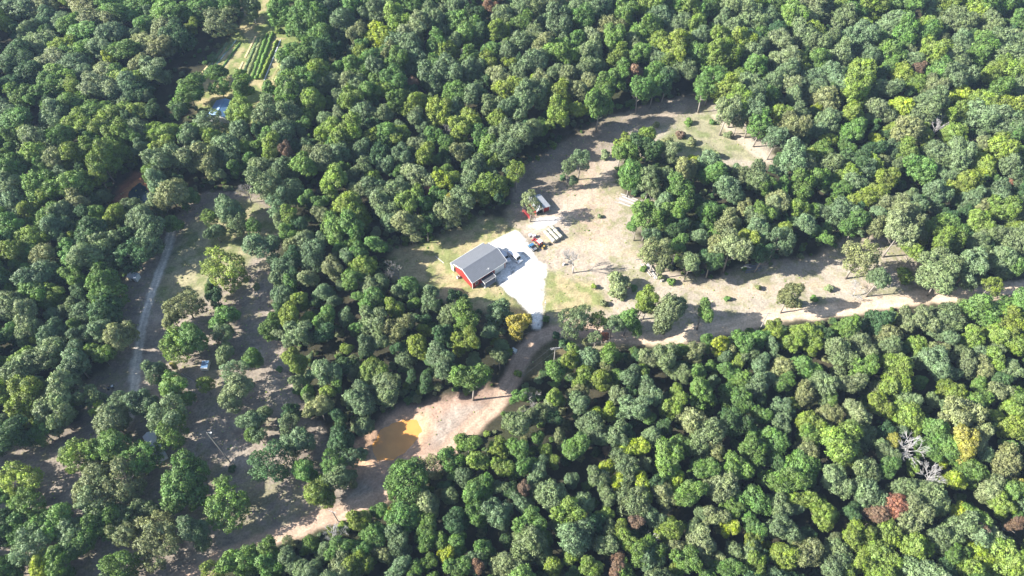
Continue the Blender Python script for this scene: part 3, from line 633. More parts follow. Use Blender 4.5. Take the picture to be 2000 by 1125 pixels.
(1500,840,3.948,"""60,100,110,g 560,110,150,y 620,230,80,y 290,160,100,o 340,280,80,g 100,400,130,g 250,330,110,g 330,30,90,g 720,40,90,b 900,180,85,b 1100,130,120,k 960,80,45,Y 1110,270,50,y 750,300,110,b 780,480,130,b 900,310,80,g 520,400,100,b 1060,440,90,b 1300,70,100,g 1250,150,80,g 1380,150,90,g 1490,110,95,Y 1290,340,90,k 1440,380,70,l 1350,250,40,l 1270,510,120,b 960,580,90,R 840,660,70,r 1100,690,120,o 260,550,90,y 420,640,110,y 110,770,100,b 200,610,50,b 690,830,100,y 900,780,120,y 880,950,110,y 1140,960,110,y 1430,760,110,b 1480,640,60,l 1590,660,80,g 1620,750,60,r 1510,840,40,r 1580,330,90,g 1670,200,60,b 1600,80,100,o 1850,250,110,o 1720,460,90,o 1880,450,80,g 1960,420,40,Y 1780,580,70,y 1300,880,90,b 1440,980,80,g 1610,980,80,l 1640,870,90,b 1790,870,90,o 1830,970,120,y 1910,730,45,r 320,970,110,o 110,960,100,y 230,830,50,b 540,930,90,b 490,1040,100,b 570,1080,60,y 740,1000,80,y 830,1080,80,y 1200,1090,130,b 1560,1070,100,y 1900,1080,90,y 970,1090,50,g 520,830,50,o"""),
]
trees = []     # dicts: px, py, rp (photo px), c, base, h, r, hc
for ox, oy, sc, txt in TILES:
    for w in txt.split():
        x, y, r, c = w.split(',')
        px, py, rp = ox + float(x) / sc, oy + float(y) / sc, float(r) / sc
        if px > 1270:                      # crowns that border the lower side of the road keep it in view
            ry = float(np.interp(px, [1250, 1340, 1430, 1500, 1560, 1650, 1740, 1850, 1960, 2080], [665, 655, 636, 618, 612, 604, 590, 577, 568, 545]))
            if 0 < py - ry < 80: py = max(py + 5, ry + rp * 1.12 + 9); rp *= 0.9
        r0 = rp * 1.3 * H / F
        yardish = px < 640 and py > 380 and (px < 560 or py > 800)      # broad low oaks of the open yard
        def size(r): return size0(r) + (2.0 if c in 'YRrk' and rp > 8 else 0.0)
        def size0(r):
            if rp <= 11: return max(3.0, r * 3.4)
            if 985 < px < 1800 and 150 < py < 620 and not (1560 < px and py < 430): return min(20, 7.4 + r * 1.9)
            if 840 < px < 965 and 590 < py < 800: return min(20, 8.0 + r * 1.9)
            if 300 < px < 450 and py < 210: return 3.5 + r * 1.15
            if 640 < px < 805 and 690 < py < 840: return min(9.5, 3.5 + r * 1.0)
            if yardish: return min(14, 3.2 + r * 1.8)
            return min(18.5, max(4.8, 6.2 + r * 1.6)) * (0.66 if (px < 450 and py < 260) else 1.0)
        h = size(r0)
        for _ in range(2):
            rz = min(r0 * 1.12, h * 0.46) if not (985 < px < 1250 and 290 < py < 480) else min(r0 * 1.3, h * .36)
            hc = h - rz * 0.97
            p = P(px, py, hc)
            dist = (p - Vector((0, 0, H))).length
            r0 = rp * dist / F * (1.15 if yardish else 1.17)
            h = size(r0)
        trees.append(dict(px=px, py=py, rp=rp, c=c, x=p.x, y=p.y, h=h, r=r0, rz=rz, hc=hc, fill=False))

# more trees of the woods wherever the list leaves them open (also a strip outside the frame, whose shadows fall in)
open_names = ['clearing', 'lawn', 'lawn_right', 'yard', 'garden', 'trackhead', 'nook', 'verge', 'driveway', 'pond_left_bank', 'shade_bank', 'upper_grass']
_gx, _gy = np.meshgrid(np.arange(-360, 361, 1.0), np.arange(20, 401, 1.0))
_open = np.full(_gx.shape, -16.0)
for n in open_names: _open = np.maximum(_open, poly_sd(_gx, _gy, WP[n]))
for k in ('road', 'lane'): _open = np.maximum(_open, LW[k][1] + 1.0 - line_d(_gx, _gy, LW[k][0]))
def in_open(x, y, margin):
    i = min(max(int(round(y - 20)), 0), _open.shape[0] - 1); j = min(max(int(round(x + 360)), 0), _open.shape[1] - 1)
    return _open[i, j] > -margin
frng = random.Random(5)
pos = np.array([(t['x'], t['y'], t['r']) for t in trees])
for it in range(17000):
    small = it > 10000
    y = frng.uniform(35, 345); half = 0.72 * math.hypot(y, H) * 1.02 + 12
    x = frng.uniform(-half - 40, half)
    r = frng.uniform(2.0, 3.4) if small else frng.uniform(3.3, 6.3)
    d = np.hypot(pos[:, 0] - x, pos[:, 1] - y)
    if np.any(d < (pos[:, 2] + r) * (0.70 if not small else 0.60)): continue
    if in_open(x, y, 1.5 if small else 2.5): continue
    h = 6.2 + r * 1.7 if not small else r * 2.3 + 4.0
    rz = min(r * 1.1, h * 0.42); hc = h - rz * .95
    bad = False
    for dx, dy, zz, mg in ((0, 0, hc, 0.5), (0, 0, h, -1.0), (r * .8, 0, hc, -1.0), (-r * .8, 0, hc, -1.0), (0, 0, hc + rz * .6, -.5), (r * .6, 0, hc + rz * .6, -1.0), (-r * .6, 0, hc + rz * .6, -1.0)):
        g = P(*to_px((x + dx, y + dy, zz)))           # keep the open ground seen in the photograph open
        if in_open(g.x, g.y, mg): bad = True; break
    if bad: continue
    q = to_px((x, y, hc))
    if 300 < q[0] < 470 and q[1] < 215: continue
    c = frng.choice('ggbbbyod') if not small else frng.choice('gbdd')
    trees.append(dict(px=q[0], py=q[1], rp=r * F / math.dist((x, y, hc), (0, 0, H)), c=c, x=x, y=y, h=h, r=r, rz=rz, hc=hc, fill=True))
    pos = np.vstack([pos, (x, y, r)])
print('trees', len(trees), 'fill', sum(t['fill'] for t in trees))

LANDMARKS = [("the red metal building", 940, 520), ("the orange muddy pond", 780, 860), ("the dark pond", 268, 388), ("the vegetable garden", 480, 110),
 ("the driveway golden tree", 1015, 635), ("the big log pile", 1230, 394), ("the crossarm utility pole", 1084, 690), ("the white dead tree", 1778, 873),
 ("the reddish orange tree", 1743, 987), ("the blue roofed house", 430, 208), ("the white metal shed", 300, 855), ("the long wooden mast", 425, 872), ("the red arched barn", 1060, 405),
 ("the pale leafless bush", 1670, 548), ("the lime green tree", 1238, 873), ("the golden tree at right", 1877, 868), ("the bare tree beside the lawn", 772, 515),
 ("the small white trailer", 400, 712), ("the clearing-edge rusty tree", 1236, 140), ("the gravel lane", 290, 600), ("the road end at right", 1990, 560), ("the rusty tree at far right", 1858, 108),
 ("the bottom left corner", 0, 1125), ("the bottom right corner", 2000, 1125), ("the top right corner", 2000, 0), ("the top left corner", 0, 0), ("the leafless bend bush", 1045, 768), ("the bare tree in the clearing", 1120, 520)]
DIRS = ['right', 'upper right', 'top', 'upper left', 'left', 'lower left', 'bottom', 'lower right']
DTXT = {'right': 'right of', 'upper right': 'upper right of', 'top': 'above', 'upper left': 'upper left of', 'left': 'left of', 'lower left': 'lower left of', 'bottom': 'below', 'lower right': 'lower right of'}
ORD = ['nearest', 'second nearest', 'third nearest', 'fourth nearest', 'fifth nearest', 'sixth nearest', 'seventh nearest', 'eighth nearest', 'ninth nearest', 'tenth nearest', 'eleventh nearest', 'twelfth nearest', 'thirteenth nearest', 'fourteenth nearest', 'fifteenth nearest', 'sixteenth nearest', 'seventeenth nearest', 'eighteenth nearest', 'nineteenth nearest', 'twentieth nearest']
buckets = {}
for t in trees:
    ds = sorted((math.hypot(t['px'] - lx, t['py'] - ly), nm, lx, ly) for nm, lx, ly in LANDMARKS)
    d0, nm, lx, ly = ds[0] if ds[0][0] > 12 else ds[1]
    o = int(round(math.atan2(-(t['py'] - ly), t['px'] - lx) / (math.pi / 4))) % 8
    t['d0'] = d0
    vis = -20 < t['px'] < 2020 and -20 < t['py'] < 1145 and not t['fill']
    if vis: buckets.setdefault((t['c'], nm, o), []).append(t)
for (c, nm, o), lst in buckets.items():
    lst.sort(key=lambda t: t['d0'])
    for k, t in enumerate(lst):
        what = 'leafless grey tree' if c == 'k' else CNAME[c] + ' broadleaf tree'
        if len(lst) == 1: t['label'] = f"{what} standing {DTXT[DIRS[o]]} {nm}"
        else: t['label'] = f"{what.replace(' broadleaf', '')}, {ORD[min(k, 19)].replace(' nearest', '')} {DTXT[DIRS[o]]} {nm}"
        if c in 'YRr' and d0 < 0: pass

SPECIAL = {(1015, 635): 'yellow tree beside the end of the white gravel driveway', (1236, 140): 'rusty brown tree above the upper edge of the clearing',
           (1743, 987): 'reddish orange autumn tree in the lower right woods', (1778, 873): 'large white dead tree with bare branches in the lower right woods',
           (1877, 868): 'golden yellow tree right of the white dead tree', (772, 515): 'leafless grey tree at the left edge of the lawn', (1858, 108): 'rusty brown tree among green crowns at the far upper right',
           (1045, 768): 'large leafless grey bush beside the road bend', (1238, 873): 'brightest lime green tree in the lower middle woods'}
green = [t for t in trees if not t['fill'] and t['c'] not in 'kYRr' and -10 < t['px'] < 2010 and -10 < t['py'] < 1135]
green.sort(key=lambda t: -t['rp'] - (40 if in_open(t['x'], t['y'], 3) else 0))
indiv = set(id(t) for t in green[:300])

def tint_of(c, rng):
    b = TINT[c]
    k = rng.uniform(0.84, 1.18); w = rng.uniform(-0.08, 0.08)
    return [b[0] * k * (1 + w), b[1] * k, b[2] * k * (1 - w)]

trng = random.Random(21)
stuff = []
BARE = [bare_mesh(s, 5, 0.62, 0.35, m) for s, m in ((1, 'greybark'), (2, 'greybark'), (3, 'palebark'))]
for t in trees:
    spec = None
    for (sx, sy), lb in SPECIAL.items():
        if math.hypot(t['px'] - sx, t['py'] - sy) < 13 and (('k' == t['c']) == ('leafless' in lb or 'dead' in lb)) and not (t['c'] in 'gbydo'): spec = lb
    lab = spec or t.get('label')
    if t['c'] == 'k':
        e = tag(empty('bare_tree', (t['x'], t['y'], 0), trng.uniform(0, 6.28)), lab, 'bare tree', 'leafless grey trees')
        tm, bm_ = BARE[2 if t['px'] > 1700 or (t['py'] > 1000) else trng.randrange(2)]
        h = max(t['h'] * 0.92, 4)
        for me, nm in ((tm, 'trunk'), (bm_, 'branches')):
            o = add_obj(nm, me, e); o.scale = (t['r'] * 2.6 if h < 8 else h * 0.95, t['r'] * 2.6 if h < 8 else h * 0.95, h)
        continue
    if t['c'] in 'YRr' or id(t) in indiv:
        e = tag(empty('broadleaf_tree' if t['c'] not in 'YRr' else 'autumn_tree', (t['x'], t['y'], 0), trng.uniform(0, 6.28)), lab, 'tree',
                'green broadleaf trees' if t['c'] not in 'YRr' else 'autumn coloured trees')
        tr = add_obj('trunk', trng.choice(TRUNKS), e); tr.scale = (t['h'], t['h'], t['h'])
        lone = in_open(t['x'], t['y'], 2)
        me = CROWNS[NDENSE + trng.randrange(5) if trng.random() < .45 else trng.randrange(NDENSE)] if lone else CROWNS[trng.randrange(NDENSE)]
        cr = add_obj('crown', me, e)
        cr.location = (0, 0, t['hc']); s = t['r'] * trng.uniform(0.98, 1.1)
        k_ = trng.uniform(0.84, 1.2); cr.scale = (s * k_, s / k_, t['rz'])
        cr.rotation_euler = (trng.uniform(-.22, .22), trng.uniform(-.22, .22), trng.uniform(0, 6.28))
        cr['tint'] = tint_of(t['c'], trng)
    else:
        stuff.append(t)
print('stuff trees', len(stuff))

def instanced(name, pts, rots, scales, tints, sources, mats_dummy=None):
    """one object whose points carry the given meshes by geometry nodes"""
    me = bpy.data.meshes.new(name)
    me.from_pydata(pts, [], [])
    n = len(pts)
    def att(nm, ty, key, arr):
        a = me.attributes.new(nm, ty, 'POINT'); a.data.foreach_set(key, np.asarray(arr, np.float32).ravel())
    att('rot', 'FLOAT_VECTOR', 'vector', rots); att('scl', 'FLOAT_VECTOR', 'vector', scales); att('tint', 'FLOAT_VECTOR', 'vector', tints)
    o = add_obj(name, me)
    ng = bpy.data.node_groups.new(name + '_scatter', 'GeometryNodeTree')
    ng.interface.new_socket('Geometry', in_out='INPUT', socket_type='NodeSocketGeometry')
    ng.interface.new_socket('Geometry', in_out='OUTPUT', socket_type='NodeSocketGeometry')
    N = ng.nodes; L = ng.links
    gi = N.new('NodeGroupInput'); go = N.new('NodeGroupOutput')
    jn = N.new('GeometryNodeJoinGeometry')
    for s in sources:
        oi = N.new('GeometryNodeObjectInfo'); oi.inputs['Object'].default_value = s; oi.inputs['As Instance'].default_value = True
        oi.transform_space = 'ORIGINAL'
        tr = N.new('GeometryNodeTransform')
        # undo the source's own placement: instance only its mesh
        L.new(oi.outputs['Geometry'], jn.inputs[0])
    ip = N.new('GeometryNodeInstanceOnPoints')
    L.new(gi.outputs[0], ip.inputs['Points']); L.new(jn.outputs[0], ip.inputs['Instance'])
    ip.inputs['Pick Instance'].default_value = True
    def na(nm):
        q = N.new('GeometryNodeInputNamedAttribute'); q.data_type = 'FLOAT_VECTOR'; q.inputs['Name'].default_value = nm; return q.outputs['Attribute']
    L.new(na('rot'), ip.inputs['Rotation']); L.new(na('scl'), ip.inputs['Scale'])
    L.new(ip.outputs[0], go.inputs[0])
    md = o.modifiers.new('scatter', 'NODES'); md.node_group = ng
    return o

# the sources are the crowns of trees that already stand in the scene
src = {}
for o in COL.objects:
    if o.type == 'MESH' and o.data in CROWNS[:NDENSE] and o.data.name not in src: src[o.data.name] = o
W = instanced('distant_woodland', [(t['x'], t['y'], t['hc']) for t in stuff],
              [(trng.uniform(-.12, .12), trng.uniform(-.12, .12), trng.uniform(0, 6.28)) for t in stuff],
              [(t['r'] * 1.05 * k_, t['r'] * 1.05 / k_, t['rz']) for t in stuff for k_ in [trng.uniform(.84, 1.2)]], [tint_of(t['c'], trng) for t in stuff], list(src.values()))
tag(W, 'continuous green woodland canopy of smaller and farther broadleaf crowns', 'woodland', None, 'stuff')

# ------------------------------------------------------------------ undergrowth, shrubs, weeds
SHRUBS = [(1215,577,11,'o'),(1180,592,9,'o'),(1238,562,8,'g'),(1560,592,10,'o'),(1620,562,9,'o'),(1480,562,7,'o'),(1420,582,7,'g'),(1392,238,7,'g'),(1422,264,9,'o'),(1352,277,10,'o'),(1282,242,8,'o'),(1250,347,9,'o'),(1212,352,8,'o'),(1172,422,6,'o'),(520,645,7,'g'),(600,870,8,'o'),(480,830,7,'o'),(330,770,7,'d'),(500,560,8,'o'),(545,720,7,'g'),(1207,555,26,'o'),(1305,277,17,'o'),(1330,262,11,'r'),(1182,302,11,'o'),(1256,524,8,'g'),(1312,549,10,'g'),(1765,537,16,'y'),(1120,678,15,'y'),(1146,666,12,'o'),
          (1126,692,10,'g'),(1104,670,16,'d'),(545,58,9,'y'),(560,112,22,'o'),(556,148,26,'o'),(525,172,16,'g'),(570,165,18,'g'),(1087,655,9,'d'),(1066,622,8,'g'),(640,640,9,'o'),
          (1395,300,12,'o'),(1440,330,12,'b'),(1590,585,9,'g'),(1345,238,9,'g'),(1100,345,8,'d'),(905,585,12,'d'),(812,560,14,'d'),(1290,540,9,'o'),(1160,560,7,'y'),(560,815,11,'d'),
          (705,885,14,'b'),(1010,730,9,'y'),(452,915,9,'d'),(690,945,10,'o'),(765,955,9,'o'),(250,855,8,'o'),(35,1000,10,'g')]
srng = random.Random(77)
bush_src = []
for i, (px, py, rp, c) in enumerate(SHRUBS):
    r = rp / F * (P(px, py) - Vector((0, 0, H))).length
    p = P(px, py, r * 0.7)
    e = empty('shrub', (p.x, p.y, 0), srng.uniform(0, 6.28))
    ds = sorted((math.hypot(px - lx, py - ly), nm, lx, ly) for nm, lx, ly in LANDMARKS)[0]
    o_ = int(round(math.atan2(-(py - ds[3]), px - ds[2]) / (math.pi / 4))) % 8
    k = sum(1 for q in SHRUBS[:i] if q[3] == c)
    tag(e, f"{'small' if rp < 12 else 'spreading'} {CNAME[c]} shrub {DTXT[DIRS[o_]]} {ds[1]}", 'shrub', 'shrubs on open ground')
    cr = add_obj('foliage', BUSHES[i % 3], e)
    cr.location = (0, 0, r * 0.62); cr.scale = (r, r, r * 0.85); cr['tint'] = [k_ * (1.7 if rp > 20 else 1.35) for k_ in tint_of(c, srng)]
    if i < 3: bush_src.append(cr)
# two alike next to each other: tell them apart by which one is nearer
seen = {}
for o in list(COL.objects):
    if o.name.startswith('shrub') and o.parent is None: seen.setdefault(o['label'], []).append(o)
for lb, lst in seen.items():
    for k, o in enumerate(lst):
        if len(lst) > 1: o['label'] = lb.replace(' shrub ', ' shrub, ' + ['first', 'second', 'third', 'fourth', 'fifth', 'sixth', 'seventh', 'eighth'][k] + ' from the bottom edge, ')
seen2 = {}
for lb, lst in seen.items(): seen2.setdefault(lb.replace('small ', '').replace('spreading ', ''), []).extend(lst)
for lb, lst in seen2.items():
    if len(lst) > 1:
        lst.sort(key=lambda o: o.location.y)
        for k, o in enumerate(lst): o['label'] = lb.replace('small ', '').replace('spreading ', '').replace(' shrub ', ' shrub, ' + ['lowest', 'second lowest', 'third lowest', 'fourth lowest', 'fifth lowest', 'sixth lowest', 'seventh lowest', 'eighth lowest'][k] + ' ')
U = []
while len(U) < 3600:
    y = srng.uniform(40, 330); half = 0.72 * math.hypot(y, H) + 8; x = srng.uniform(-half, half)
    if in_open(x, y, 0.5): continue
    r = srng.uniform(0.7, 2.0)
    U.append((x, y, r, tint_of(srng.choice('gbddgo'), srng)))
n_ = 0
while n_ < 900:                       # saplings and brush thicken along the edge of the open ground
    y = srng.uniform(45, 320); half = 0.72 * math.hypot(y, H) + 8; x = srng.uniform(-half, half)
    if in_open(x, y, -0.2) or not in_open(x, y, 7): continue
    if _poly_sd(np.array([x]), np.array([y]), WP['driveway'])[0] > -9: continue
    n_ += 1
    U.append((x, y, srng.uniform(0.5, 1.7), tint_of(srng.choice('gbooyg'), srng)))
o = instanced('undergrowth', [(u[0], u[1], u[2] * .6) for u in U], [(0, 0, srng.uniform(0, 6.28)) for u in U], [(u[2], u[2], u[2] * .8) for u in U], [u[3] for u in U], bush_src)
tag(o, 'low bushes and saplings growing under the woodland trees', 'undergrowth', None, 'stuff')
U = []
nz = lambda x, y: float(fbm(np.array([x]), np.array([y]), 8, 900, 3)[0])
tries = 0
while len(U) < 1100 and tries < 40000:
    tries += 1
    y = srng.uniform(60, 300); half = 0.72 * math.hypot(y, H); x = srng.uniform(-half, half)
    if not in_open(x, y, -1.0): continue
    X_, Y_ = np.array([x]), np.array([y])
    if _poly_sd(X_, Y_, WP['driveway'])[0] > -0.8 or _poly_sd(X_, Y_, WP['pond_orange'])[0] > -1 or _poly_sd(X_, Y_, WP['orange_bank'])[0] > 0: continue
    if _line_d(X_, Y_, LW['road'][0])[0] < 3.0 or _line_d(X_, Y_, LW['lane'][0])[0] < 1.6: continue
    if nz(x, y) < 0.50 + srng.uniform(-.08, .08): continue
    r = srng.uniform(0.12, 0.32)
    if srng.random() < 0.04: r *= 1.8
    tt = tint_of(srng.choice('oogyo'), srng); U.append((x, y, r, [tt[0] * 2.3, tt[1] * 2.0, tt[2] * 2.0]))
o = instanced('weeds', [(u[0], u[1], u[2] * .3) for u in U], [(0, 0, srng.uniform(0, 6.28)) for u in U], [(u[2], u[2], u[2] * .55) for u in U], [u[3] for u in U], bush_src)
tag(o, 'tufts of weeds and grass scattered over the open ground', 'weeds', None, 'stuff')

# ------------------------------------------------------------------ the red metal building
HS = P(923.3, 564)
hb = tag(empty('metal_building', (HS.x, HS.y, 0), R(39.2)), 'red metal building with grey gable roof and white garage door', 'building')
Lh, Wh, ZE, ZR = 14.1, 9.6, 3.7, 5.7
MB().box(0.12, Lh - 0.12, 0, 0.12, 0, ZE).box(0.12, Lh - 0.12, Wh - 0.12, Wh, 0, ZE).build('wall', M['red'], hb)
for x0 in (0, Lh - 0.12):
    pr = [(0, 0), (Wh, 0), (Wh, ZE), (Wh / 2, ZR), (0, ZE)]
    MB().prism([(x0, y, z) for y, z in pr], [(x0 + 0.12, y, z) for y, z in pr]).build('gable_wall', M['red_end'], hb)
sl = (ZR - ZE) / (Wh / 2)
rf = MB(); ov = 0.35
for sgn in (0, 1):
    y0, y1 = (-ov, Wh / 2) if sgn == 0 else (Wh + ov, Wh / 2)
    ze = ZE - ov * sl
    pts = [(-0.3, y0, ze), (Lh + 0.3, y0, ze), (Lh + 0.3, y1, ZR), (-0.3, y1, ZR)]
    rf.prism([(x, y, z + 0.03) for x, y, z in pts], [(x, y, z + 0.13) for x, y, z in pts])
roof = rf.build('roof', M['roof'], hb)
MB().prism([(-0.31, Wh / 2 - .22, ZR + .07), (-0.31, Wh / 2, ZR + .17), (-0.31, Wh / 2 + .22, ZR + .07)], [(Lh + .31, Wh / 2 - .22, ZR + .07), (Lh + .31, Wh / 2, ZR + .17), (Lh + .31, Wh / 2 + .22, ZR + .07)]).build('ridge_cap', M['steel'], roof)
tr = MB()
for x0 in (-0.40, Lh + 0.30):
    for y0, y1 in ((-ov, Wh / 2), (Wh + ov, Wh / 2)):
        ze = ZE - ov * sl
        tr.prism([(x0, y0, ze - .14), (x0, y0, ze + .18), (x0, y1, ZR + .2), (x0, y1, ZR - .12)], [(x0 + .1, y0, ze - .14), (x0 + .1, y0, ze + .18), (x0 + .1, y1, ZR + .2), (x0 + .1, y1, ZR - .12)])
for x0 in (-0.02, Lh - 0.14):
    for y0 in (-0.02, Wh - 0.14): tr.box(x0, x0 + .16, y0, y0 + .16, 0, ZE - 0.05)
tr.box(-0.3, Lh + 0.3, -ov - .08, -ov, ZE - ov * sl - .1, ZE - ov * sl + .1)
tr.build('trim', M['white'], hb)
gd_ = MB().box(9.5, 13.35, -0.05, 0, 0, 3.0).build('garage_door', M['door_white'], hb)
fr = MB().box(9.35, 9.5, -0.07, 0, 0, 3.15).box(13.35, 13.5, -0.07, 0, 0, 3.15).box(9.5, 13.35, -0.07, 0, 3.0, 3.15).build('frame', M['white'], gd_)
dr = MB().box(5.2, 6.1, -0.05, 0, 0.05, 2.1).build('door', M['white'], hb)
MB().box(5.95, 6.02, -0.1, -0.05, 1.0, 1.1).build('handle', M['steel'], dr)
for x0 in (1.3, 6.9):
    w = MB().box(x0, x0 + 1.0, -0.03, 0, 1.0, 2.2).build('window', M['glass'], hb)
    MB().box(x0 - .1, x0, -.06, 0, .9, 2.3).box(x0 + 1, x0 + 1.1, -.06, 0, .9, 2.3).box(x0, x0 + 1, -.06, 0, .9, 1.0).box(x0, x0 + 1, -.06, 0, 2.2, 2.3).box(x0, x0 + 1, -.06, -.03, 1.57, 1.63).build('frame', M['white'], w)
def slab(pts, t): return MB().prism([(x, y, z) for x, y, z in pts], [(x, y, z + t) for x, y, z in pts])
pr = slab([(3.35, -2.35, 2.42), (8.0, -2.35, 2.42), (8.0, -0.36, 2.78), (3.35, -0.36, 2.78)], .08).build('porch_roof', M['navy'], hb)
MB().box(3.25, 8.1, -2.41, -2.35, 2.40, 2.54).prism([(3.25, -2.35, 2.36), (3.35, -2.35, 2.36), (3.35, -.36, 2.72), (3.25, -.36, 2.72)], [(3.25, -2.35, 2.56), (3.35, -2.35, 2.56), (3.35, -.36, 2.92), (3.25, -.36, 2.92)]).prism([(8.0, -2.35, 2.36), (8.1, -2.35, 2.36), (8.1, -.36, 2.72), (8.0, -.36, 2.72)], [(8.0, -2.35, 2.56), (8.1, -2.35, 2.56), (8.1, -.36, 2.92), (8.0, -.36, 2.92)]).build('trim', M['white'], pr)
for x0 in (3.42, 7.85):
    MB().box(x0, x0 + .15, -2.3, -2.15, 0.08, 2.42).build('porch_post', M['white'], hb)
MB().box(3.2, 8.1, -2.5, -0.02, -0.05, 0.08).build('porch_floor', mat('concrete', (0.42, 0.41, 0.39), 0.9), hb)
zl = ZE - 1.9 * sl * 0.55
lt = slab([(-.65, Wh + ov, ZE - ov * sl), (13.4, Wh + ov, ZE - ov * sl), (13.4, 11.4, 3.0), (-.65, 11.4, 3.0)], .1).build('lean_to_roof', M['roof'], hb)
MB().box(-.75, -.65, Wh + ov, 11.4, 2.9, 3.2).box(-.75, 13.5, 11.4, 11.5, 2.92, 3.14).build('trim', M['white'], lt)
MB().box(-.55, -.43, Wh + .15, 11.3, 0.0, 2.7).build('lean_to_wall', M['white'], hb)
for x0 in (4.0, 8.5, 13.1): MB().box(x0, x0 + .15, 11.15, 11.3, 0, 2.98).build('lean_to_post', M['white'], hb)
va = P(953.5, 525.5, 4.55); va = Matrix.Rotation(-R(39.2), 3, 'Z') @ (va - Vector((HS.x, HS.y, 0)))
MB().tube([(va.x, va.y, ZE + va.y * sl), (va.x, va.y, ZE + va.y * sl + 1.0)], .06, 6).tube([(va.x - .7, va.y, ZE + va.y * sl + .9), (va.x + .5, va.y, ZE + va.y * sl + 1.0)], .05, 5).tube([(va.x + .1, va.y - .35, ZE + va.y * sl + .95), (va.x + .1, va.y + .35, ZE + va.y * sl + .95)], .05, 5).build('antenna', M['white'], hb)
q = P(896.5, 543)
ac = tag(empty('air_conditioner', (q.x - .3, q.y, 0), R(39.2)), 'grey air conditioner unit against the red end wall', 'air conditioner')
MB().box(-.45, .45, -.4, .4, 0.05, .95).build('casing', M['white'], ac, .04)
MB().tube([(0, 0, .95), (0, 0, .99)], .33, 16).build('fan_grille', M['dark'], ac)
a_, b_ = P(850, 500, .06), P(867, 514, .06)
o = MB().tube([a_, (a_ + b_) / 2, b_], .07, 6).build('pipe', M['white'], None); tag(o, 'long white pipe lying on the lawn left of the red building', 'pipe')

# ------------------------------------------------------------------ vehicles
def wheel(parent, x, y, r, w, rimmat='rim'):
    t = MB().tube([(x, y - w / 2, r), (x, y - w * .3, r), (x, y + w * .3, r), (x, y + w / 2, r)], [r * .9, r, r, r * .9], 18).build('wheel', M['rubber'], parent)
    MB().tube([(x, y - w / 2 - .012, r), (x, y + w / 2 + .012, r)], r * .58, 12).build('rim', M[rimmat], t)
    return t
def extr(prof, w0, w1, zt):
    """side profile extruded across, narrowing above zt"""
    f = lambda s: [(x, s * (w0 if z < zt else w1), z) for x, z in prof]
    return MB().prism(f(-1), f(1))
def quad(pts, nrm, t=.015):
    n = Vector(nrm).normalized() * t
    return MB().prism([Vector(p) - n * .5 for p in pts], [Vector(p) + n for p in pts])
A = P(987.5, 503); A = Vector((-2.25, 153.2, 0))
v = tag(empty('parked_car', A, R(-56)), 'white sport utility car parked between the red building and the van', 'car')
extr([(-2.4, .35), (2.3, .35), (2.42, .7), (2.2, .98), (1.0, 1.1), (.3, 1.68), (-2.05, 1.72), (-2.4, 1.05)], .95, .74, 1.5).build('body', M['white_car'], v, .05)
quad([(1.02, -.80, 1.13), (1.02, .80, 1.13), (.38, .68, 1.62), (.38, -.68, 1.62)], (1, 0, 1)).build('windscreen', M['glass'], v)
quad([(-2.38, -.8, 1.12), (-2.38, .8, 1.12), (-2.1, .68, 1.6), (-2.1, -.68, 1.6)], (-1, 0, .3)).build('rear_window', M['glass'], v)
for s in (-1, 1):
    quad([(.75, s * .9, 1.12), (.28, s * .79, 1.56), (-1.9, s * .79, 1.58), (-2.1, s * .9, 1.12)], (0, s, .4), .03).build('side_window', M['glass'], v)
    MB().box(2.3, 2.43, s * .62 - .2, s * .62 + .2, .72, .88).build('headlight', M['lamp'], v)
    MB().box(-2.42, -2.34, s * .78 - .1, s * .78 + .1, .85, 1.1).build('tail_light', M['tail'], v)
    for x in (-1.45, 1.45): wheel(v, x, s * .84, .36, .24)
v = tag(empty('parked_van', (1.0, 153.1, 0), R(-46)), 'tall white van parked at the edge of the building shadow', 'van')
extr([(-2.9, .4), (2.75, .4), (2.9, .8), (2.75, 1.15), (2.05, 1.35), (1.55, 2.35), (1.2, 2.55), (-2.8, 2.6), (-2.92, 1.2)], 1.02, .95, 1.9).build('body', M['white_car'], v, .06)
quad([(2.05, -.86, 1.42), (2.05, .86, 1.42), (1.6, .84, 2.25), (1.6, -.84, 2.25)], (1, 0, .5), .03).build('windscreen', M['glass'], v)
for s in (-1, 1):
    quad([(1.9, s * 1.02, 1.4), (1.5, s * .98, 2.1), (.8, s * .98, 2.1), (.8, s * 1.02, 1.4)], (0, s, .05), .03).build('side_window', M['glass'], v)
    quad([(.3, s * 1.02, 1.5), (.3, s * .98, 2.1), (-1.0, s * .98, 2.1), (-1.0, s * 1.02, 1.5)], (0, s, .05), .03).build('side_window', M['glass'], v)
    MB().box(2.72, 2.9, s * .75 - .15, s * .75 + .15, .9, 1.1).build('headlight', M['lamp'], v)
    MB().box(-2.95, -2.86, s * .88 - .08, s * .88 + .08, .9, 1.3).build('tail_light', M['tail'], v)
    for x in (-1.8, 1.9): wheel(v, x, s * .9, .38, .26)
MB().box(-1.2, -.4, -.35, .35, 2.6, 2.78).build('roof_vent', M['white'], v, .03)

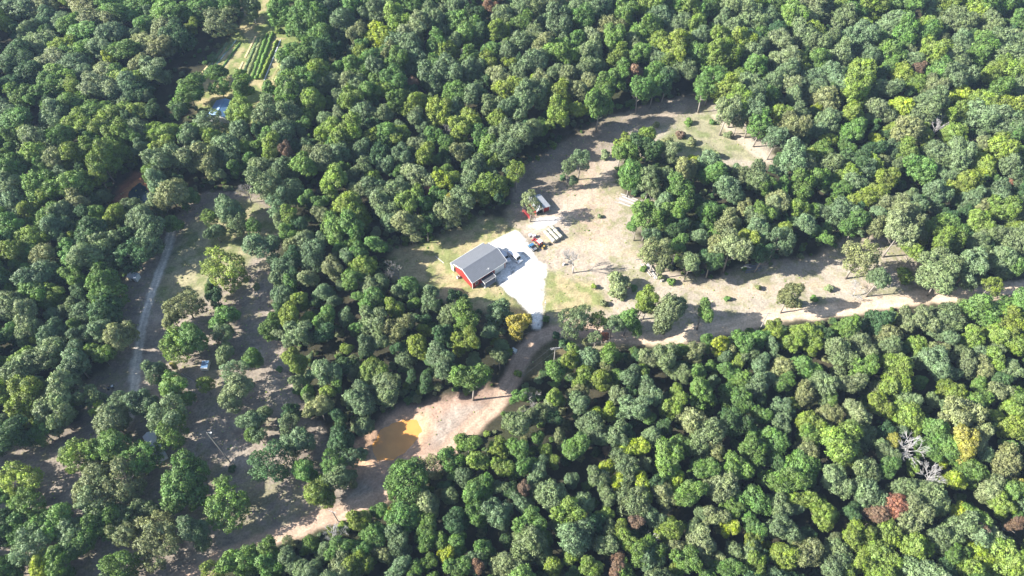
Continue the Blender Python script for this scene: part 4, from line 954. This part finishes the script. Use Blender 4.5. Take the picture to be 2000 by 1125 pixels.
# red tractor with a white canopy
q0, q1 = P(1046, 469, .8), P(1057.5, 479, .8)
dr_ = (q0 - q1); tc_ = (q0 + q1) / 2
t = tag(empty('tractor', (tc_.x, tc_.y, 0), math.atan2(dr_.y, dr_.x)), 'red tractor with white canopy parked by the gravel edge', 'tractor')
extr([(-.4, .75), (1.55, .75), (1.6, 1.0), (1.5, 1.35), (-.4, 1.45)], .36, .30, 1.2).build('hood', M['tractor'], t, .05)
MB().box(-1.4, 1.4, -.22, .22, .5, .78).build('chassis', M['steel'], t, .03)
for s in (-1, 1):
    extr([(-1.5, .95), (-1.35, 1.4), (-.65, 1.42), (-.4, .95)], .16, .16, 9).build('fender', M['tractor'], t, .03).location = (0, s * .62, 0)
    wheel(t, -.95, s * .68, .68, .36, 'yellow'); wheel(t, 1.15, s * .58, .42, .24, 'yellow')
MB().box(-1.05, -.55, -.26, .26, .95, 1.1).box(-1.12, -1.02, -.26, .26, 1.1, 1.55).build('seat', M['seat'], t, .03)
MB().tube([(-.1, 0, 1.3), (-.32, 0, 1.62)], .025, 6).tube([(-.34 + .02 * math.cos(a), .2 * math.sin(a), 1.62 + .2 * math.cos(a) * .4) for a in [k * math.pi / 5 for k in range(11)]], .02, 5).build('steering_wheel', M['seat'], t)
for x in (-1.15, .0):
    for s in (-1, 1): MB().tube([(x, s * .5, .9), (x, s * .55, 2.2)], .03, 6).build('canopy_post', M['steel'], t)
extr([(-1.4, 2.2), (.25, 2.2), (.2, 2.32), (-1.35, 2.34)], .78, .72, 2.3).build('canopy', M['white'], t, .03)
MB().tube([(1.0, -.42, 1.0), (1.9, -.42, .7), (2.35, -.42, .3)], .06, 6).tube([(1.0, .42, 1.0), (1.9, .42, .7), (2.35, .42, .3)], .06, 6).build('loader_arm', M['tractor'], t)
extr([(2.3, .1), (2.9, .08), (2.5, .25), (2.4, .65), (2.3, .65)], .78, .78, 9).build('bucket', M['tractor'], t)
# yellow mower beside it
q = P(1061.5, 484)
m_ = tag(empty('riding_mower', (q.x, q.y, 0), R(60)), 'small yellow riding mower with black tyres beside the tractor', 'mower')
extr([(-.85, .3), (.85, .3), (.95, .5), (.6, .72), (-.1, .6), (-.8, .75)], .38, .32, .6).build('body', M['yellow'], m_, .04)
MB().box(-.5, -.1, -.25, .25, .66, .8).box(-.6, -.5, -.25, .25, .7, 1.15).build('seat', M['seat'], m_, .03)
MB().box(-.35, .55, -.6, .6, .12, .3).build('deck', M['steel'], m_, .03)
for s in (-1, 1): wheel(m_, -.6, s * .48, .34, .28, 'yellow'); wheel(m_, .75, s * .42, .22, .16, 'yellow')
# blue utility vehicle
q0, q1 = P(1034.5, 477, .8), P(1045, 487.5, .8)
dr_ = q0 - q1; tc_ = (q0 + q1) / 2
u = tag(empty('utility_vehicle', (tc_.x, tc_.y, 0), math.atan2(dr_.y, dr_.x)), 'small blue utility vehicle with a grey cargo bed', 'utility vehicle')
extr([(-.3, .4), (1.55, .4), (1.6, .75), (1.3, .98), (.6, 1.05), (.5, .62), (-.3, .6)], .7, .62, .9).build('body', M['blue'], u, .05)
extr([(-.35, 1.95), (.75, 1.93), (.7, 2.03), (-.3, 2.05)], .72, .66, 2.0).build('roof', M['blue'], u, .03)
bd = MB().box(-1.75, -.35, -.72, .72, .72, .8).box(-1.75, -.35, -.72, -.66, .8, 1.12).box(-1.75, -.35, .66, .72, .8, 1.12).box(-.41, -.35, -.66, .66, .8, 1.12).box(-1.75, -1.69, -.66, .66, .8, 1.12).build('cargo_bed', M['steel'], u)
MB().box(-1.6, 1.4, -.3, .3, .35, .5).build('chassis', M['seat'], u)
MB().box(-.25, .3, -.6, .6, .6, .85).box(-.35, -.25, -.6, .6, .8, 1.3).build('seat', M['seat'], u, .03)
for s in (-1, 1):
    for p_ in ([(-.3, s * .66, .6), (-.25, s * .64, 1.97)], [(.85, s * .66, 1.0), (.65, s * .64, 1.95)]): MB().tube(p_, .03, 6).build('cage_post', M['seat'], u)
    for x in (-1.15, 1.0): wheel(u, x, s * .68, .33, .26)
    MB().box(1.55, 1.63, s * .45 - .12, s * .45 + .12, .72, .84).build('headlight', M['lamp'], u)
# liquid totes
for i, (px, py, lb) in enumerate(((1036, 459.5, 'white caged liquid tote nearer the gravel edge'), (1043, 461, 'white caged liquid tote nearer the red tractor'))):
    q = P(px, py, .6)
    b = tag(empty('liquid_tote', (q.x, q.y, 0), R(20)), lb, 'tote', 'white liquid totes by the gravel edge')
    MB().box(-.55, .55, -.48, .48, .16, 1.12).build('tank', M['white'], b, .07)
    MB().box(-.6, .6, -.5, .5, 0, .14).build('pallet', M['wood'], b)
    cg = MB()
    for z in (.35, .65, .95, 1.15):
        cg.tube([(-.6, -.52, z), (.6, -.52, z), (.6, .52, z), (-.6, .52, z), (-.6, -.52, z)], .018, 4)
    for k in range(5):
        for s in (-1, 1): cg.tube([(-.6 + .3 * k, s * .53, .14), (-.6 + .3 * k, s * .53, 1.15)], .014, 4); cg.tube([(s * .61, -.52 + .26 * k, .14), (s * .61, -.52 + .26 * k, 1.15)], .014, 4)
    cg.build('cage', M['steel'], b)
    MB().tube([(0, 0, 1.12), (0, 0, 1.18)], .12, 10).build('cap', M['steel'], b)
q = P(1075, 478)
o = MB().tube([(.0, 0, .03), (.0, 0, .1), (0, 0, .25), (0, 0, .3)], [.38, .45, .45, .38], 18).build('old_tyre', M['rubber']); o.location = q; tag(o, 'black tyre lying on the dirt right of the tractor', 'tyre')

# hay bales: three rows of four
b0, b1 = P(994.5 + 70, 447.5 + 2, .75), P(1079, 468, .75)
r1a, r1b = Vector((11.55, 165.0, .72)), Vector((14.55, 160.6, .72))
dv = (r1b - r1a); dv.normalize(); pv = Vector((1.30, 1.02, 0)).normalized()
names_row = ['left row', 'middle row', 'right row']; names_k = ['far end', 'second from the far end', 'second from the near end', 'near end']
for row in range(3):
    for k in range(4):
        c = r1a + dv * (0.75 + 1.47 * k) + pv * 1.62 * row
        rr = .74 + srng.uniform(-.03, .03)
        mb = MB().tube([(-.71, 0, 0), (-.66, 0, 0), (-.2, 0, 0), (.2, 0, 0), (.66, 0, 0), (.71, 0, 0)], [rr * .9, rr, rr * 1.02, rr * 1.02, rr, rr * .9], 22)
        o = mb.build('round_bale', M['balewrap'] if k % 2 else M['bale'], None, 0, False)
        o.location = c + Vector((srng.uniform(-.05, .05), srng.uniform(-.05, .05), 0)); o.rotation_euler = (srng.uniform(0, 6), 0, math.atan2(dv.y, dv.x) + srng.uniform(-.04, .04))
        tag(o, f"pale round hay bale in the {names_row[row]}, {names_k[k]}", 'hay bale', 'round hay bales in three rows')

# arched barn
bo = Vector((11.2, 174.3, 0))
bn = tag(empty('barn', bo, R(30.5)), 'small red barn with arched grey roof and dark open doorway', 'barn')
arch = [(-2.75, 2.3), (-2.5, 3.1), (-2.0, 3.65), (-1.35, 3.9), (-.7, 3.65), (-.2, 3.1), (.05, 2.3)]
dep = 6.5
MB().box(.1, 2.7, 0, .1, 0, 2.25).box(-2.8, 2.7, dep - .1, dep, 0, 2.25).build('wall', M['red'], bn)
MB().box(2.6, 2.7, .1, dep - .1, 0, 2.2).box(-2.8, -2.7, .1, dep - .1, 0, 2.2).build('side_wall', M['red_end'], bn)
fa = MB().prism([(x, -.02, z) for x, z in [(-2.8, 2.25), (.1, 2.25)] + arch[::-1]], [(x, .1, z) for x, z in [(-2.8, 2.25), (.1, 2.25)] + arch[::-1]]).build('front_gable', M['white'], bn)
ro = MB()
for (x0, z0), (x1, z1) in zip(arch[:-1], arch[1:]):
    ro.prism([(x0, -.35, z0), (x1, -.35, z1), (x1, -.35, z1 + .1), (x0, -.35, z0 + .1)], [(x0, dep + .3, z0), (x1, dep + .3, z1), (x1, dep + .3, z1 + .1), (x0, dep + .3, z0 + .1)])
ro.build('arched_roof', M['barnroof'], bn)
slab([(.06, -.3, 2.75), (2.95, -.3, 2.2), (2.95, dep + .3, 2.2), (.06, dep + .3, 2.75)], .1).build('side_roof', M['barnroof'], bn)
MB().box(-2.75, .05, .5, .6, 0, 2.25).build('doorway', M['dark'], bn)
MB().box(-2.82, -2.7, -.06, -.02, 0, 2.3).box(.0, .12, -.06, -.02, 0, 2.3).box(2.6, 2.75, -.06, .0, 0, 2.2).build('trim', M['white'], bn)
# red cattle gate left of the tree
ga, gb = P(1020.5, 414, .0), P(1035, 429, .0)
gv = gb - ga
gt = tag(empty('farm_gate', ga, math.atan2(gv.y, gv.x)), 'red tubular farm gates leaning beside the lone tree near the barn', 'gate')
mb = MB(); L_ = gv.length
for z in (.15, .4, .65, .95, 1.3): mb.tube([(0, 0, z), (L_, 0, z)], .055, 6)
mb.build('rail', M['tractor'], gt)
mb = MB()
for k in range(6): mb.tube([(L_ * k / 5, 0, .0), (L_ * k / 5, 0, 1.35)], .055, 6)
mb.build('upright', M['tractor'], gt)
mb = MB()
for z in (.2, .55, .9, 1.2): mb.tube([(0, .5, z), (L_ * .9, .55, z)], .055, 6)
for k in range(5): mb.tube([(L_ * .9 * k / 4, .52, .0), (L_ * .9 * k / 4, .52, 1.25)], .05, 6)
mb.build('second_panel', M['tractor'], gt)

# ------------------------------------------------------------------ log piles
def logs(pa, pb, n, spread, rad, lab, grp, mname='log', layers=2):
    pa, pb = P(*pa), P(*pb); d = (pb - pa); L_ = d.length; d.normalize(); nrm = Vector((-d.y, d.x, 0))
    for k in range(n):
        lay = k % layers; off = (k / max(n - 1, 1) - .5) * spread * (1 - .25 * lay) + srng.uniform(-.15, .15)
        r = rad * srng.uniform(.75, 1.25); l = L_ * srng.uniform(.72, 1.0)
        c = (pa + pb) / 2 + nrm * off + d * srng.uniform(-.8, .8) + Vector((0, 0, r + lay * rad * 1.8))
        a = srng.uniform(-.09, .09)
        e = Vector((d.x * math.cos(a) - d.y * math.sin(a), d.x * math.sin(a) + d.y * math.cos(a), srng.uniform(-.015, .02)))
        w = nrm * srng.uniform(-.15, .15)
        o = MB().tube([-e * l / 2, -e * l * .2 + w, e * l * .2 + w * .6, e * l / 2], [r * 1.15, r * 1.05, r * .9, r * .7], 8).build('log', M[mname if mname != 'log' or k % 3 == 0 else ('wood' if k % 3 == 1 else 'palebark')], None, 0, False)
        o.location = c
        tag(o, lab[0 if lay == 0 else 1] , 'log', grp)
logs((1206, 387), (1250, 402), 15, 4.6, .2, ['grey log on the ground in the big pile', 'grey log lying across the top of the big pile'], 'logs in the big pile by the wood edge')
logs((1258, 514), (1281, 544), 8, 2.2, .24, ['grey log in the narrow pile right of the bare tree', 'grey log on top of the narrow pile right of the bare tree'], 'logs in the narrow pile')
logs((1237, 509), (1259, 505), 1, 0, .22, ['single grey log with a dark end, lying above the narrow pile', ''], 'single logs', 'log', 1)
logs((1449, 527), (1489, 521), 9, 3.2, .14, ['dark pole in the shaded stack under the wood edge', 'dark pole on top of the shaded stack under the wood edge'], 'poles in the shaded stack', 'steel')
logs((354, 727), (384, 746), 2, .6, .14, ['pale trimmed log on bare earth below the small white trailer', ''], 'pale logs below the trailer', 'log', 1)
q = P(1101, 517)
o = MB().tube([(0, 0, 0), (0, 0, .3), (.03, 0, .75)], [.55, .45, .42], 10).build('tree_stump', M['palebark']); o.location = q; tag(o, 'pale cut tree stump in the dry grass right of the driveway', 'stump')
q = P(1293, 549); 
o = MB().tube([(-.5, 0, .45), (.5, 0, .45)], .45, 12).build('log_round', M['log']); o.location = q; o.rotation_euler = (0, 0, .5); tag(o, 'short thick log section at the lower end of the narrow pile', 'log')

# ------------------------------------------------------------------ bare trees with a place of their own
def bare_at(base, h, seed, lab, m='palebark', depth=5, spread=.5, up=.5, wide=1.0):
    p = P(*base)
    tm, bm_ = bare_mesh(seed, depth, spread, up, m)
    e = tag(empty('bare_tree', p, 0), lab, 'bare tree', 'leafless grey trees')
    for me, nm in ((tm, 'trunk'), (bm_, 'branches')):
        o = add_obj(nm, me, e); o.scale = (h * wide, h * wide, h)
bare_at((1119, 533), 12.5, 41, 'tall leafless tree standing alone on the pale dirt of the clearing', 'palebark', 6, .46, .75, .95)
bare_at((1664, 578), 7.0, 42, 'wide pale leafless bush in the dry right end of the clearing', 'palebark', 6, .75, .1, 1.25)
bare_at((561, 799), 4.5, 43, 'small bare snag at the edge of the shaded yard', 'palebark', 3, .4, .9, .8)

# ------------------------------------------------------------------ poles and cables
def height_for(base, toppy):
    b = P(*base); lo, hi = 0.5, 30
    for _ in range(40):
        m_ = (lo + hi) / 2
        if to_px((b.x, b.y, m_))[1] > toppy: lo = m_
        else: hi = m_
    return b, lo
tp = P(1084.5, 679, 9.0)
up_ = tag(empty('utility_pole', (tp.x, tp.y, 0), R(8)), 'utility pole with two white crossarms beside the road bend', 'utility pole')
MB().tube([(0, 0, 0), (0, 0, 9.0)], [.17, .12], 8).build('pole', M['log'], up_)
for z, l in ((8.7, 1.5), (8.0, 1.3)):
    a = MB().box(-l, l, -.07, .07, z, z + .14).build('crossarm', M['palebark'], up_)
    mb = MB()
    for x in (-l + .1, -.5, .5, l - .1): mb.tube([(x, 0, z + .14), (x, 0, z + .34)], .05, 6)
    mb.build('insulator', M['white'], a)
rb, rh = height_for((661, 1019), 999)
rp_ = tag(empty('utility_pole', (rb.x, rb.y, 0), R(-20)), 'thin utility pole at the roadside near the bottom of the photo', 'utility pole')
MB().tube([(0, 0, 0), (0, 0, rh)], [.16, .11], 8).build('pole', M['log'], rp_)
MB().box(-1.1, 1.1, -.06, .06, rh - .3, rh - .17).build('crossarm', M['palebark'], rp_)
mb_, mh = height_for((450, 903), 845)
ms = tag(empty('wooden_mast', (mb_.x, mb_.y, 0)), 'tall thin wooden mast with a lamp, standing in the shaded yard', 'pole')
MB().tube([(0, 0, 0), (0, 0, mh)], [.17, .10], 8).build('pole', M['wood'], ms)
ar = MB().tube([(0, 0, mh - .2), (.5, 0, mh), (1.0, 0, mh + .05)], .06, 6).build('lamp_arm', M['steel'], ms)
MB().box(.85, 1.35, -.18, .18, mh - .08, mh + .08).build('lamp_head', M['lamp'], ar, .03)
gb_, gh = height_for((501, 48), 36)
gp = tag(empty('utility_pole', (gb_.x, gb_.y, 0)), 'short service pole on the shaded track behind the garden', 'utility pole')
MB().tube([(0, 0, 0), (0, 0, gh)], [.15, .12], 8).build('pole', M['log'], gp)
MB().box(-.5, .5, -.25, .25, gh - .8, gh - .2).build('transformer', M['white'], gp, .05)
pb_, ph = height_for((1064, 608), 586)
mp = tag(empty('marker_post', (pb_.x, pb_.y, 0)), 'thin white post with a meter box beside the driveway mouth', 'post')
MB().tube([(0, 0, 0), (0, 0, ph)], [.08, .07], 6).build('post', M['white'], mp)
MB().box(-.2, .2, -.15, .15, ph * .72, ph * .72 + .6).build('meter_box', M['white'], mp, .03)
def cable(a, b, sag, lab):
    a, b = Vector(a), Vector(b)
    pts = [a.lerp(b, k / 16) - Vector((0, 0, sag * (1 - (2 * k / 16 - 1) ** 2))) for k in range(17)]
    o = MB().tube(pts, .02, 4).build('power_cable', M['wire']); tag(o, lab, 'cable', 'power cables along the road')
for s, nm in ((-1, 'upper'), (1, 'lower')):
    cable((tp.x + s * 1.2, tp.y, 8.95), (rb.x + s * .8, rb.y, rh), 1.8, f'thin power cable from the crossarm pole to the roadside pole, {nm} strand')
    e_ = P(1500, 612, 9)
    cable((tp.x + s * 1.2, tp.y, 8.95), (e_.x + s, e_.y, 9.3), 1.6, f'thin power cable running right from the crossarm pole, {nm} strand')
ep = tag(empty('utility_pole', (e_.x, e_.y, 0)), 'utility pole at the right end of the cables, among roadside crowns', 'utility pole')
MB().tube([(0, 0, 0), (0, 0, 9.4)], [.17, .12], 8).build('pole', M['log'], ep)
MB().box(-1.3, 1.3, -.07, .07, 9.0, 9.14).build('crossarm', M['palebark'], ep)

# ------------------------------------------------------------------ outbuildings at left
def gable_shed(name, o, rot, L_, W_, ze, zr, wallm, roofm, lab, cat, ov=.35, windows=True):
    e = tag(empty(name, o, rot), lab, cat)
    w = MB().box(-L_ / 2, L_ / 2, -W_ / 2, -W_ / 2 + .12, 0, ze).box(-L_ / 2, L_ / 2, W_ / 2 - .12, W_ / 2, 0, ze)
    for x0 in (-L_ / 2, L_ / 2 - .12):
        pr = [(-W_ / 2 + .12, 0), (W_ / 2 - .12, 0), (W_ / 2 - .12, ze), (0, zr - .05), (-W_ / 2 + .12, ze)]
        w.prism([(x0, y, z) for y, z in pr], [(x0 + .12, y, z) for y, z in pr])
    w.build('wall', wallm, e)
    s_ = (zr - ze) / (W_ / 2); r_ = MB()
    for y0 in (-1, 1):
        pts = [(-L_ / 2 - ov, y0 * (W_ / 2 + ov), ze - ov * s_), (L_ / 2 + ov, y0 * (W_ / 2 + ov), ze - ov * s_), (L_ / 2 + ov, 0, zr), (-L_ / 2 - ov, 0, zr)]
        r_.prism([(x, y, z) for x, y, z in pts], [(x, y, z + .08) for x, y, z in pts])
    rf_ = r_.build('roof', roofm, e)
    MB().prism([(-L_ / 2 - ov, -.2, zr + .05), (-L_ / 2 - ov, 0, zr + .14), (-L_ / 2 - ov, .2, zr + .05)], [(L_ / 2 + ov, -.2, zr + .05), (L_ / 2 + ov, 0, zr + .14), (L_ / 2 + ov, .2, zr + .05)]).build('ridge_cap', roofm, rf_)
    d_ = MB().box(-.5, .5, -W_ / 2 - .04, -W_ / 2, 0, 2.0).build('door', M['wood'], e)
    if windows:
        for x0 in (-L_ * .32, L_ * .25): MB().box(x0, x0 + .9, -W_ / 2 - .03, -W_ / 2, 1.0, 1.9).build('window', M['glass'], e)
    return e
q = P(433, 212, 3.2)
gable_shed('farmhouse', (q.x, q.y, 0), R(82), 9.5, 8.0, 2.9, 4.3, M['white'], M['blueroof'], 'house with a blue metal gable roof half hidden by trees below the garden', 'house')
p0, p1, p2 = P(277, 852, 2.9), P(299, 839.5, 2.9), P(325, 887, 2.9)
ax = (p2 - p1); c_ = (p0 + p2) / 2
gable_shed('metal_shed', (c_.x, c_.y, 0), math.atan2(ax.y, ax.x), ax.length - .7, (p1 - p0).length - .7, 2.7, 3.3, M['galv'], M['galv'], 'bright galvanised metal shed under oak trees in the lower left yard', 'shed', .35, False)
q = P(260, 538, 1.8)
gable_shed('garden_shed', (q.x, q.y, 0), R(-14), 3.0, 2.2, 1.9, 2.3, M['white'], M['galv'], 'small white shed under trees left of the gravel lane', 'shed', .2, False)
q = P(400, 712, 1.8)
e = tag(empty('enclosed_trailer', (q.x, q.y, 0), R(-88)), 'small white enclosed trailer with a blue grey roof in the shaded yard', 'trailer')
MB().box(-1.4, 1.4, -1.1, 1.1, .5, 1.95).build('body', M['white'], e, .05)
MB().box(-1.25, 1.25, -1.04, 1.04, 1.95, 2.0).build('roof', M['blueroof'], e)
MB().tube([(1.4, -.6, .5), (2.4, 0, .5)], .05, 6).tube([(1.4, .6, .5), (2.4, 0, .5)], .05, 6).tube([(2.3, 0, .5), (2.3, 0, .0)], .04, 6).build('tongue', M['steel'], e)
for s in (-1, 1): wheel(e, -.1, s * 1.05, .34, .22)
q = P(217, 758)
e = tag(empty('quad_bike', (q.x, q.y, 0), R(20)), 'small dark quad bike parked on bare ground left of the lane', 'quad bike')
extr([(-.9, .5), (.9, .5), (.95, .7), (.4, .95), (.1, .8), (-.5, .85), (-.9, .8)], .3, .26, .75).build('body', M['steel'], e, .04)
MB().box(-.55, .05, -.18, .18, .82, .96).build('seat', M['seat'], e, .04)
MB().tube([(.3, 0, .85), (.2, 0, 1.1)], .03, 6).tube([(.2, -.4, 1.12), (.2, .4, 1.12)], .025, 6).build('handlebar', M['seat'], e)
MB().box(.35, .95, -.35, .35, .96, 1.0).build('rack', M['white'], e)
for s in (-1, 1):
    for x in (-.65, .65): wheel(e, x, s * .45, .3, .26)
q = P(1004.5, 687)
e = tag(empty('utility_cabinet', (q.x, q.y, 0), R(-35)), 'small white cabinet on the verge left of the road bend', 'cabinet')
MB().box(-.8, .8, -.5, .5, .12, 1.2).build('casing', M['white'], e, .05)
MB().box(-.86, .86, -.56, .56, 1.2, 1.28).build('lid', M['white'], e, .02)
MB().box(-.9, .9, -.6, .6, 0, .12).build('base', M['wood'], e)
MB().box(-.35, .35, -.52, -.5, .35, 1.0).build('door_panel', M['blue'], e)

# ------------------------------------------------------------------ vegetable garden rows
grng = np.random.default_rng(5)
def crop_row(pa, pb, w, h, c, dens, lab, mulch=None, mw=.5):
    pa, pb = P(*pa), P(*pb); d = pb - pa; L_ = d.length
    e = tag(empty('crop_row', pa, math.atan2(d.y, d.x)), lab, 'crop row', 'rows of the vegetable garden')
    if mulch:
        n = 26; mb = MB()
        for k in range(n):
            x0, x1 = L_ * k / n, L_ * (k + 1) / n - .06 * (k % 5 == 4)
            a = mw * (.85 + .3 * grng.random())
            mb.prism([(x0, -a, .02), (x1, -a, .02), (x1, a, .02), (x0, a, .02)], [(x0, -a * .6, .22), (x1, -a * .6, .22), (x1, a * .6, .22), (x0, a * .6, .22)])
        mb.build('mulch', M[mulch], e)
    if dens:
        n = int(L_ * dens)
        x = grng.random(n) * L_; u = unit(grng.normal(size=(n, 3))); u[:, 2] = np.abs(u[:, 2])
        mod = .45 + .9 * vnoise(x / 1.3, np.full(n, pa.x), 7) * (.6 + .8 * vnoise(x / .5, np.full(n, pa.y), 9))
        cen = np.stack([x, u[:, 1] * w * mod, u[:, 2] * h * mod + .05], 1)
        me = leaf_mesh('foliage', cen, unit(u + grng.normal(size=(n, 3)) * .5), .16 * grng.uniform(.6, 1.3, n), grng.random((n, 3)), u, True, grng)
        o = add_obj('foliage', me, e); o['tint'] = [t_ * 1.5 for t_ in TINT[c]]
crop_row((413, 120), (382, 158), 0, 0, 'g', 0, 'straw covered strip at the left edge of the garden', 'straw', .5)
crop_row((444, 84), (400, 142), .5, .5, 'b', 130, 'sparse leafy row on white cover, leftmost in the garden', 'plastic', .4)
crop_row((461, 78), (416, 132), .5, .4, 'g', 70, 'white covered row, brightest of the garden', 'plastic', .5)
crop_row((470, 83), (434, 132), .6, .55, 'g', 130, 'leafy row on white cover left of the mown strip', 'plastic', .45)
crop_row((499, 72), (479, 113), 0, 0, 'g', 0, 'upper straw covered strip in the middle of the garden', 'straw', .55)
crop_row((475, 121), (461, 150), 0, 0, 'g', 0, 'lower straw covered strip in the middle of the garden', 'straw', .55)
crop_row((506, 74), (473, 148), .85, .55, 'b', 170, 'leafy vegetable row directly right of the straw strips', 'plastic', .25)
crop_row((514, 69), (482, 152), .9, .6, 'o', 170, 'leafy vegetable row, second right of the straw strips')
crop_row((522, 66), (491, 156), .9, .6, 'g', 170, 'leafy vegetable row, third right of the straw strips')
crop_row((533, 66), (501, 156), .9, 1.2, 'g', 380, 'tall hedge like row, left of the two hedges')
crop_row((542, 80), (510, 156), .9, 1.3, 'y', 380, 'tall bright green hedge like row, rightmost in the garden')
crop_row((548, 78), (516, 157), 0, 0, 'g', 0, 'pale bare strip right of the tall hedge rows', 'plastic', .3)

# ------------------------------------------------------------------ air
hz = MB().box(-420, 420, -60, 470, -2, 200).build('haze', M['white'])
hm = bpy.data.materials.new('air'); hm.use_nodes = True
ht = hm.node_tree
for n in list(ht.nodes):
    if n.type != 'OUTPUT_MATERIAL': ht.nodes.remove(n)
pv_ = ht.nodes.new('ShaderNodeVolumePrincipled')
pv_.inputs['Color'].default_value = (0.50, 0.68, 1.0, 1)
pv_.inputs['Density'].default_value = 0.00009
pv_.inputs['Anisotropy'].default_value = 0.0
ht.links.new(pv_.outputs[0], ht.nodes['Material Output'].inputs['Volume'])
hz.data.materials.clear(); hz.data.materials.append(hm)
tag(hz, kind='stuff')
